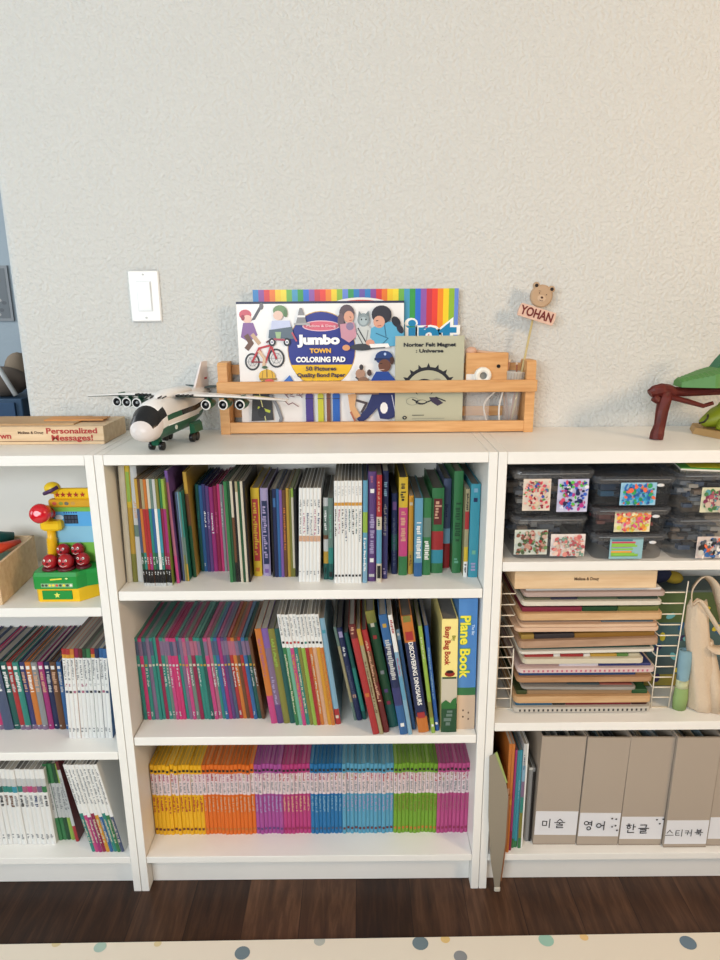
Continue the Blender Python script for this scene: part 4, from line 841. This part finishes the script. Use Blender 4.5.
# crayons
for cx, c, t_ in ((307.5,'4a3a8a',3.9),(319,'c8c83a',2.9),(327,'7a4a3a',2.0),(335,'2a62b8',3.7)):
    cv.poly([(cx-t_,424),(cx+t_,424),(cx+t_,394),(cx,390.5),(cx-t_,394)], K(c)); cv.line([(cx-t_,398),(cx+t_,398)], .7, K('2a2a3a'))
# girl, cat and vet top right
cv.ell(347, 313, 7.6, 8, K('5a4a52'), 16); cv.ell(349, 317, 5, 6, K('d8a088'), 14); cv.ell(341, 321, 3.4, 8, K('6a5660'), 10)
cv.poly([(340,324),(354,322),(357,336),(349,342),(341,337)], K('c890a0')); cv.ell(350, 326, 4, 4, K('8a7a9a'), 10); cv.line([(350,316.5),(351,318)], .6, K('3a2a2a')); cv.line([(349.5,320.5),(352,320)], .5, K('a83a3a'))
cv.ell(365, 337, 9, 12, K('c8ccca'), 16); cv.ell(363.5, 320, 6.2, 6.6, K('8c989c'), 14); cv.poly([(358,317),(359,311),(362,315)], K('7a868a')); cv.poly([(365,315),(368.5,311),(369,317)], K('7a868a')); cv.ell(363.5, 321, 4, 4, K('aab8bc'), 12)
cv.ell(361.5, 319.5, .8, 1, K('22262a'), 6); cv.ell(366, 319.5, .8, 1, K('22262a'), 6); cv.line([(358,328),(366,342)], 1.2, K('2c2c32')); cv.line([(357,333),(364,346)], .9, K('4a4c50')); cv.line([(368,330),(366,342)], .9, K('8a8e8e'))
cv.ell(362, 346.5, 12, 3.4, K('3a3c42'), 16); cv.ell(346, 347, 4, 3, K('d89a6a'), 10)
cv.poly([(371,328),(384,322),(399,322),(404,333),(402,345),(386,346),(376,344),(370,337)], K('5aa8cc')); cv.line([(376,333),(388,338),(382,344)], 1, K('2f6a8a')); cv.line([(384,322),(386,336)], 1, K('2f6a8a')); cv.ell(370, 342, 4.5, 3, K('d89a84'), 10)
cv.ell(381.5, 315, 10, 9, K('2c2a34'), 18); cv.ell(379, 322, 5.8, 6, K('d8a088'), 14); cv.ell(396, 322, 4, 6, K('24242e'), 10, rot=-35); cv.ell(400, 329, 3, 5, K('2c2a38'), 10, rot=-30); cv.line([(376,321),(378,320.6)], .8, K('3a2a2a')); cv.line([(377.5,326),(381,325.5)], .6, K('a83a3a'))
cv.poly([(369,343.5),(388,343),(390,347),(371,348)], K('f0f0ee')); cv.line([(366,348),(385,347)], .9, K('3a3a40'))
# officer
cv.ell(384, 357, 9, 7, K('24407a'), 16); cv.line([(375,358.5),(392,359)], 2.4, K('1c2c58')); cv.ell(385, 353.5, 1.3, 1.5, K('b0c4e8'), 8); cv.ell(384.5, 365, 6.4, 6.4, K('6e4636'), 14); cv.line([(380,363),(382,362.8)], .8, K('1c1414')); cv.line([(379,369),(384,369)], .7, K('d8b8a8'))
cv.poly([(376,371),(388,371),(396,380),(397,394),(372,394),(368,384)], K('24489a')); cv.ell(392, 360, 2.4, 4, K('4a2f24'), 8)
cv.line([(372,386),(362,380),(357,376)], 4.4, K('3c3a3c')); cv.ell(360, 373, 5, 5, K('b08a74'), 12); cv.ell(363, 381, 6, 5, K('8a6a56'), 12); cv.ell(361, 366.5, 2.2, 3, K('3a3438'), 8); cv.ell(369, 372, 2.4, 3.4, K('4a3a38'), 8)
cv.poly([(372,393),(397,393),(397,416),(389,420),(380,419),(377,408),(368,418),(360,424),(356,419),(366,408)], K('2c3466')); cv.line([(392,395),(396,414)], .8, K('c8c8da')); cv.ell(384, 408, 4, 6, K('f0efee'), 10); cv.poly([(347,394),(356,393),(354,406),(360,416),(355,419),(349,410)], K('d8a878')); cv.line([(356,400),(366,403),(361,412)], 2.4, K('4a4044')); cv.line([(350,412),(354,421)], 2, K('b06a50')); cv.line([(355,393),(378,393)], 2, K('9a7a6a'))
b.build('printed_cover', o)
def PT(s, u, v, size, c, width, bold=.03):
    text('title_lettering', s, size, M(c, .35), o, ((u-237)*S, -.0062 if False else -.0065, PXH - (v-302)*S), width=width*S, bold=bold, extrude=.0002)
PT('Jumbo', 319, 339.3, .0275, 'fbfbfa', 43, .06); PT('TOWN', 320, 350, .0135, 'f0b83a', 21.5, .05); PT('COLORING PAD', 320, 358.8, .0155, 'fbfbfa', 50, .05)
PT('50 Pictures', 320, 367.8, .0125, '30284a', 31, .03); PT('Quality Bond Paper', 320, 374.3, .0125, '30284a', 49, .03); PT('*Great for crayons, markers*', 320, 380.3, .0075, '5a4a5a', 40, 0); PT('Melissa & Doug', 321, 325.5, .0075, 'f6dde2', 29, 0)
# magnet book
o = empty('magnet_book', (.607, .2275, RB)); tag(o, 'sage grey magnet book with black planet drawing in the rack', 'magnet book')
w, h = .154, .206
b = MB(); b.box(.0006, w-.001, .001, .007, .001, h-.001, PAPER); b.build('pages', o)
b = MB(); CV = M('b9b89f', .55); b.box(0, w, 0, .001, 0, h, CV); b.box(0, w, .007, .008, 0, h, CV); b.box(0, .001, .001, .007, 0, h, CV)
S2 = w/70; cv = Canvas(b, lambda u, v: ((u-395)*S2, h - (v-336)*S2), -.0001, .00005); BK = M('22242c', .6)
cx, cy = 429, 392
cv.poly([(cx+26*math.cos(a), cy-25*math.sin(a)) for a in [math.pi*j/24 for j in range(25)]] + [(cx-22*math.cos(a), cy-21*math.sin(a)) for a in [math.pi*j/24 for j in range(25)]][:0] , BK)
cv.ell(cx, cy+.6, 23.2, 22.2, CV, 40)
for k in range(9):
    a = math.pi*(.06 + .11*k); x_, y_ = cx+24.5*math.cos(a), cy-23.5*math.sin(a); q = .09
    cv.poly([(cx+25*math.cos(a-q), cy-24*math.sin(a-q)), (cx+30*math.cos(a), cy-29*math.sin(a)), (cx+25*math.cos(a+q), cy-24*math.sin(a+q))], BK)
cv.ell(cx-4, cy-4, 11, 9, BK, 24); cv.ell(cx-4, cy-1, 8, 7, CV, 20); cv.ell(cx+9, cy-11, 4.5, 2.4, M('9a9a88'), 12); cv.line([(cx-16,cy+8),(cx-6,cy+13),(cx+4,cy+9)], 1.4, BK); cv.ell(cx-7, cy+11, 6, 2.6, BK, 14); cv.ell(cx-6, cy+10.4, 4, 1.5, CV, 12); cv.poly([(cx+1,cy+6),(cx+8,cy+6),(cx+16,cy+12),(cx+10,cy+15),(cx+4,cy+11)], M('3a3048')); cv.line([(cx+8,cy+6),(cx+18,cy+10)], 1.2, BK)
cv.ring(cx-16, cy+10, 4, .5, M('8a8c80'), 14, 1.6); cv.ell(405, 419, 2.4, 2, BK, 12); cv.ell(405, 419, 1, .8, CV, 8); cv.line([(413,416.5),(425,416.5)], .7, M('4a4c48')); cv.line([(413,420),(446,420)], .4, M('8a8c80')); cv.line([(413,422),(440,422)], .3, M('9a9c90'))
b.build('printed_cover', o)
text('title_lettering', 'Noriter Felt Magnet', .0115, BK, o, (.0765, -.0008, h-.0195), width=.117, bold=.04)
text('title_lettering', ': Universe', .0105, BK, o, (.0765, -.0008, h-.033), width=.062, bold=.04)

# small things at the right end of the rack
o = empty('wooden_toy_camera', (.7665, .2290, RB)); tag(o, 'wooden toy camera with white round lens in the rack', 'toy camera')
b = MB(); b.box(0, .095, 0, .022, .098, .168, BEECH, bev=.002); b.build('camera_body', o)
b = MB(); b.lathe([(.017,-.004),(.019,0),(.019,.008),(.016,.011),(.008,.011),(.0075,.006)], M('eeece2', .4), T=Matrix.Translation((.0375,-.001,.118)) @ Matrix.Rotation(rad(90), 4, 'X'), n=26, mf=lambda a, k: M('8a8a84', .4) if a >= 4 else M('eeece2', .4)); b.build('lens', o)
b = MB(); b.lathe([(.0042,0),(.0042,.0016)], M('1c1614', .4), T=Matrix.Translation((.073,0,.138)) @ Matrix.Rotation(rad(90), 4, 'X'), n=16); b.build('viewfinder', o)
b = MB(); b.box(.001, .026, -.0022, -.0002, .099, .121, M('e9e6e0', .4)); b.build('white_panel', o)
b = MB(); b.ell((.012,.011,.172),(.013,.010,.009), M('d2a890', .6)); b.tube([(.02,.011,.172),(.05,.006,.168),(.085,.008,.165)], .003, M('cfa88c', .6), 8); b.build('strap', o)
q = empty('clear_box', (.770, .2290, RB)); tag(q, 'clear plastic box under the wooden toy camera in the rack', 'box')
CL = M('e6e2de', .1, spec=.8, alpha=.22)
b = MB(); b.box(0, .052, 0, .026, .0008, .0972, CL); b.build('clear_wall', q); b = MB(); b.box(-.001, .053, -.001, .027, .0958, .0975, M('e6e2de', .2, alpha=.6)); b.build('clear_lid', q)
o = empty('clear_cup', (.8715, .2420, RB)); tag(o, 'clear plastic cup with pale ribbed collar holding sticks, rack right end', 'cup')
b = MB(); Tm = Matrix.Rotation(rad(4), 4, 'Y')
b.lathe([(.018,.0012),(.019,.05),(.0215,.092),(.0205,.092),(.018,.05),(.017,.003)], CL, T=Tm, n=24); b.build('clear_body', o)
b = MB(); b.lathe([(.0218,.0925),(.0245,.124),(.0252,.126),(.0235,.1262),(.0215,.122),(.0205,.0925)], M('c4bcb0', .6), T=Tm, n=24)
for k in range(24):
    a = 2*math.pi*k/24; b.tube([Tm @ Vector((.0222*math.cos(a), .0222*math.sin(a), .096)), Tm @ Vector((.0247*math.cos(a), .0247*math.sin(a), .123))], .0007, M('a8a094', .6), 5)
b.build('ribbed_collar', o)
for k, (xa, xb, zt_, c, lab) in enumerate(((.852,.846,.150,'c9a68c','brush'),(.860,.866,.146,'b88a70','stick'),(.886,.884,.140,'a86a50','stick'))):
    q = empty('wooden_stick', (0,0,0)); tag(q, ['pale thin wooden stick leaning left in the cup','slim reddish wooden stick in the cup middle','short brown wooden stick behind the sign stick'][k], 'stick')
    b = MB(); b.tube([(.870+ (k-1)*.004,.243,RB+.006),(xa-.0,.240+.004*k,RB+zt_*.7),(xb,.236+.004*k,RB+zt_)], .0019, M(c,.6), 8); b.build('shaft', q); b = MB(); b.ell((xb,.236+.004*k,RB+zt_+.002),(.003,.002,.004), M('e0c8b0',.7), n=8, k=5); b.build('tip', q)
for k, P in enumerate(([(.822,.238,RB+.003),(.812,.238,RB+.05),(.838,.238,RB+.082)], [(.848,.232,RB+.001),(.846,.232,RB+.05),(.856,.232,RB+.09)])):
    q = empty('white_cord_piece', (0,0,0)); b = MB(); b.tube(arc(P, 6), .0022, M('e2dcd4', .6), 8); b.build('cord', q); b = MB(); b.ell(P[0], (.004,.003,.0015), M('e2dcd4', .6), n=8, k=5); b.build('cord_end', q)
    tag(q, ['bent white stick standing in the rack below the toy camera','straighter white stick standing left of the paper cup'][k], 'stick')
# name sign
o = empty('name_sign', (.877, .2430, RB + .006)); tag(o, 'wooden stick sign with bear head and red name letters', 'name sign')
b = MB(); b.tube([(0, 0, 0), (.037, -.001, .234)], .0026, M('c8b684', .6), 8); b.build('stick', o)
Tm = Matrix.Translation((.0435, -.006, .2445)) @ Matrix.Rotation(rad(16.5), 4, 'Y')
b = MB(); b.prism([(-.041,-.013),(.041,-.014),(.0425,-.002),(.041,.014),(-.040,.0145),(-.042,.002)], -.003, .004, M('dcb8a4', .6), T=Tm); b.build('sign_board', o)
text('name_lettering', 'YOHAN', .0265, M('6e2420', .6), o, (.0435, -.0098, .2445), width=.075, bold=.03, roll=rad(16.5))
Tb = Matrix.Translation((.052, -.004, .2835)) @ Matrix.Rotation(rad(14), 4, 'Y')
BC = M('b89a7c', .7)
b = MB(); b.lathe([(.021,-.005),(.0245,-.003),(.0245,.003),(.021,.005)], BC, T=Tb @ Matrix.Rotation(rad(90), 4, 'X'), n=28); hd = b.build('bear_head', o)
for sx in (-1, 1):
    b = MB(); b.lathe([(.006,-.004),(.0075,-.002),(.0075,.002),(.006,.004)], BC, T=Tb @ Matrix.Translation((sx*.0175, 0, .019)) @ Matrix.Rotation(rad(90), 4, 'X'), n=16)
    b.lathe([(.0038,0),(.0038,.0055)], M('241812', .6), T=Tb @ Matrix.Translation((sx*.0175, 0, .019)) @ Matrix.Rotation(rad(90), 4, 'X'), n=12); b.build('ear', hd)
b = MB(); q = Tb
for u, v, r in ((-.007,.005,.0013),(.009,.005,.0013)): b.ell((u, -.0053, v), (r, .0006, r), M('3a2418'), T=q, n=8, k=5)
b.ell((.001,-.0056,-.003),(.0032,.001,.0024), M('4a2c1c'), T=q, n=10, k=5); b.ell((.001,-.0048,-.005),(.010,.0008,.008), M('c8ac90', .7), T=q, n=16, k=5); b.tube([q @ Vector((-.003,-.0058,-.009)), q @ Vector((.001,-.0062,-.0105)), q @ Vector((.005,-.0058,-.009))], .0005, M('4a2c1c'), 5); b.tube([q @ Vector((-.01,-.0055,.009)), q @ Vector((-.005,-.0056,.0095))], .0004, M('4a2c1c'), 5); b.build('face', hd)

# ------------------------------------------------------------------ right: red-brown rock arch toy with leaves and green dinosaur
TK = mat_wood('redbrown_bark', '4a1512', '642018', 2, 30, .5, 3)
o = empty('toy_tree', (1.160, .115, TOPZ)); tag(o, 'dark red-brown plastic toy tree with ridged green canopy at the right', 'toy tree')
def rough(b, P, r, m, n=10, j=.0018):
    P = [Vector(p) for p in P]; rings = []
    for k, p in enumerate(P):
        t = (P[min(k+1, len(P)-1)] - P[max(k-1, 0)]).normalized(); u = t.cross(Vector((0,1,0)) if abs(t.y) < .9 else Vector((1,0,0))).normalized(); w2 = t.cross(u)
        rr = r[k]; rings.append([p + (u*math.cos(2*math.pi*a/n) + w2*math.sin(2*math.pi*a/n))*(rr + R.uniform(-j, j)) for a in range(n)])
    b.loft(rings, m, smooth=False)
b = MB(); rough(b, [(0,0,.0),(.001,.001,.012),(.005,.004,.03),(.009,.008,.06),(.016,.014,.085),(.020,.020,.100)], [.014,.0155,.012,.0125,.0135,.012], TK); b.build('trunk', o)
b = MB(); rough(b, [(-.014,.02,.094),(-.006,.02,.099),(.010,.02,.104),(.024,.02,.102),(.038,.02,.098)], [.009,.012,.013,.013,.010], TK); rough(b, [(-.008,.016,.088),(.002,.014,.081),(.008,.012,.076)], [.008,.007,.004], TK); b.build('crown_knot', o)
b = MB(); rough(b, [(.030,.022,.098),(.07,.022,.098),(.12,.022,.101),(.20,.024,.104)], [.010,.0105,.011,.011], TK, j=.001); b.build('branch', o)
b = MB(); rough(b, [(.028,.016,.088),(.06,.010,.080),(.095,.006,.070),(.115,.006,.076)], [.006,.0055,.005,.004], TK, j=.0006); b.build('branch', o)
b = MB(); LF = M('4f8240', .5); n = 40; rings = []
for k in range(n+1):
    u = k/n; x = .043 + .17*u; zt = .126 + .018*min(1, u*2.2) + .012*u + (.0016 if k % 2 else 0); hw = .02 + .03*min(1, u*3)
    rings.append([(x, .022 - hw, .110 + .004*u), (x, .022 - hw*.9, zt - .006), (x, .022 - hw*.4, zt), (x, .022 + hw*.4, zt), (x, .022 + hw*.9, zt - .006), (x, .022 + hw, .110 + .004*u)])
b.loft(rings, LF, smooth=False); b.build('canopy', o)
b = MB(); b.loft([[(x, .012, z), (x + .02, .012 + 0, z), (x+.02, .045, z), (x, .045, z)] for x, z in ((.110,.138),(.128,.165),(.150,.190),(.168,.20))], M('2a6a48', .5), smooth=False); b.build('canopy_peak', o)
o = empty('toy_dinosaur', (1.312, .165, TOPZ)); tag(o, 'yellow-green toy dinosaur on a tan base beneath the toy tree', 'toy dinosaur')
b = MB(); TB = M('b08c5a', .6)
b.loft([[(x, y, 0) for x, y in ((-.045,.01),(-.018,-.055),(.10,-.07),(.12,.06),(-.02,.075))], [(x, y, .014) for x, y in ((-.040,.01),(-.015,-.048),(.10,-.062),(.12,.055),(-.018,.068))]], TB, smooth=False); b.build('base', o)
b = MB(); DG = M('7d8a18', .5)
b.loft([[(x, .0 + hw*math.cos(a), zc + hz*math.sin(a)) for a in [2*math.pi*j/14 for j in range(14)]] for x, hw, zc, hz in ((-.038,.003,.030,.003),(-.028,.014,.030,.012),(-.008,.026,.038,.022),(.02,.034,.046,.030),(.06,.03,.05,.032),(.10,.018,.04,.02))], DG); b.build('body', o)
for x in (.0, .05):
    for y in (-.022, .022):
        b = MB(); b.tube([(x, y, .035), (x-.004, y*1.15, .022), (x-.006, y*1.2, .0145)], [.011, .008, .0085], DG, 10); b.build('leg', o)
b = MB()
for k in range(7): b.prism([(-.006+k*.014, .058+.002*k), (.006+k*.014, .058+.002*k), (.001+k*.014, .072+.002*k)], -.001, .001, M('5a6a14'))
b.build('back_spikes', o)
b = MB(); b.tube([(-.040,-.004,.026),(-.034,-.012,.03),(-.028,-.013,.038),(-.026,-.010,.046)], .0022, M('2c2a18'), 6); b.build('mouth_line', o)

# ------------------------------------------------------------------ room beyond the wall end
o = empty('storage_cabinet', (-1.38, 1.75, 0)); tag(o, 'low dark blue cabinet in the room beyond the wall end', 'cabinet')
b = MB(); b.box(-.6, .36, 0, .4, .02, .945, M('324c66', .6), bev=.004); b.build('cabinet_body', o)
for a in (-.58, -.12):
    b = MB(); b.box(a, a+.45, -.012, 0, .05, .93, M('2f4c6c', .6), bev=.002); dd = b.build('door', o)
    b = MB(); b.box(a+.41, a+.42, -.03, -.012, .5, .62, M('c8c8c8', .3, metal=.8)); b.build('handle', dd)
o = empty('brown_clutter_bag', (-1.16, 1.80, .9455)); tag(o, 'brown and grey cloth heap on the dark blue cabinet', 'cloth')
b = MB(); b.ell((.02,.05,.07),(.11,.09,.07), M('6a5e54', .9)); b.ell((.06,.12,.12),(.06,.07,.08), M('8a7a68', .9)); b.ell((-.1,.06,.10),(.09,.08,.1), M('9a9488', .9)); b.build('cloth_fold', o)
o = empty('dark_red_pouch', (-.985, 1.80, .9455)); tag(o, 'dark maroon pouch on the cabinet near the wall end', 'pouch')
b = MB(); b.ell((.02,.05,.08),(.055,.06,.08), M('3a1a22', .7)); b.build('pouch_body', o); b = MB(); b.tube([(.0,.05,.155),(.02,.05,.185),(.045,.05,.155)], .006, M('1c1416'), 8); b.build('carry_loop', o)
o = empty('white_pole', (0,0,0)); tag(o, 'thin white pole leaning across the cloth heap in the far room', 'pole')
b = MB(); b.tube([(-1.17,1.725,1.25),(-1.03,1.725,.965)], .011, M('e8e8e6', .4), 10); b.build('shaft', o); b = MB(); b.ell((-1.17,1.725,1.252),(.014,.014,.014), M('d0d0d0', .4)); b.build('pole_cap', o)
o = empty('wall_picture', (-1.75, 2.599, 1.52)); tag(o, 'small grey patterned picture on the far blue-grey wall', 'picture')
b = MB(); b.box(0, .32, -.012, 0, -.24, .06, M('8c8f92', .7)); b.build('frame', o)
b = MB(); b.box(.015, .305, -.0135, -.0122, -.225, .045, M('6f7478', .7)); cv = Canvas(b, lambda u, v: (u, v), -.0138)
for k in range(20): cv.ell(R.uniform(.03,.29), R.uniform(-.21,.03), .015, .01, M(R.choice(['a8a8a4','54585c','8a7f78'])), 8)
b.build('print', o)

# ------------------------------------------------------------------ light
def area(name, loc, target, size, power, col, size_y=None):
    l = bpy.data.lights.new(name, 'AREA'); l.energy = power; l.color = col; l.size = size
    if size_y: l.shape = 'RECTANGLE'; l.size_y = size_y
    o = bpy.data.objects.new(name, l); COL.objects.link(o); o.location = loc
    o.rotation_euler = (Vector(target) - Vector(loc)).to_track_quat('-Z', 'Y').to_euler(); return o
area('window_daylight', (-.6, -2.9, 1.75), (.4, .3, .95), 2.0, 66, (.90, .96, 1.0), 1.0)
area('side_lamp', (2.35, -1.35, 1.9), (1.0, .28, .9), .45, 20, (1.0, .70, .44))
area('left_window_daylight', (-3.2, -.6, 1.4), (0, .4, 1.2), 1.4, 26, (.70, .87, 1.0), 1.2)
area('far_room_daylight', (-2.6, 1.2, 1.9), (-1.2, 2.5, 1.2), 1.2, 22, (.93, .97, 1.0))
wd = bpy.data.worlds.new('world'); sc.world = wd; wd.use_nodes = True
wd.node_tree.nodes['Background'].inputs[0].default_value = (.92, .96, 1, 1); wd.node_tree.nodes['Background'].inputs[1].default_value = .07

# ------------------------------------------------------------------ camera
cam = bpy.data.cameras.new('camera'); co = bpy.data.objects.new('camera', cam); COL.objects.link(co); sc.camera = co
f_px = 661.33; cam.sensor_fit = 'VERTICAL'; cam.sensor_height = 24; cam.lens = f_px/960*24; cam.clip_start = .02
p, yw, rl = .254936212, .0001396, -.00795665
F = Vector((math.sin(yw)*math.cos(p), math.cos(yw)*math.cos(p), -math.sin(p))); Rt = Vector((math.cos(yw), -math.sin(yw), 0)); Up = Rt.cross(F)
R2 = Rt*math.cos(rl) + Up*math.sin(rl); U2 = -Rt*math.sin(rl) + Up*math.cos(rl)
mt = Matrix((R2, U2, -F)).transposed().to_4x4(); mt.translation = Vector((.525571334, -1.27493038, 1.33756653)); co.matrix_world = mt
vs = sc.view_settings; sc.display_settings.display_device = 'sRGB'; vs.view_transform = 'Standard'; vs.look = 'None'; vs.gamma = 1; vs.use_curve_mapping = False; vs.exposure = 0.15
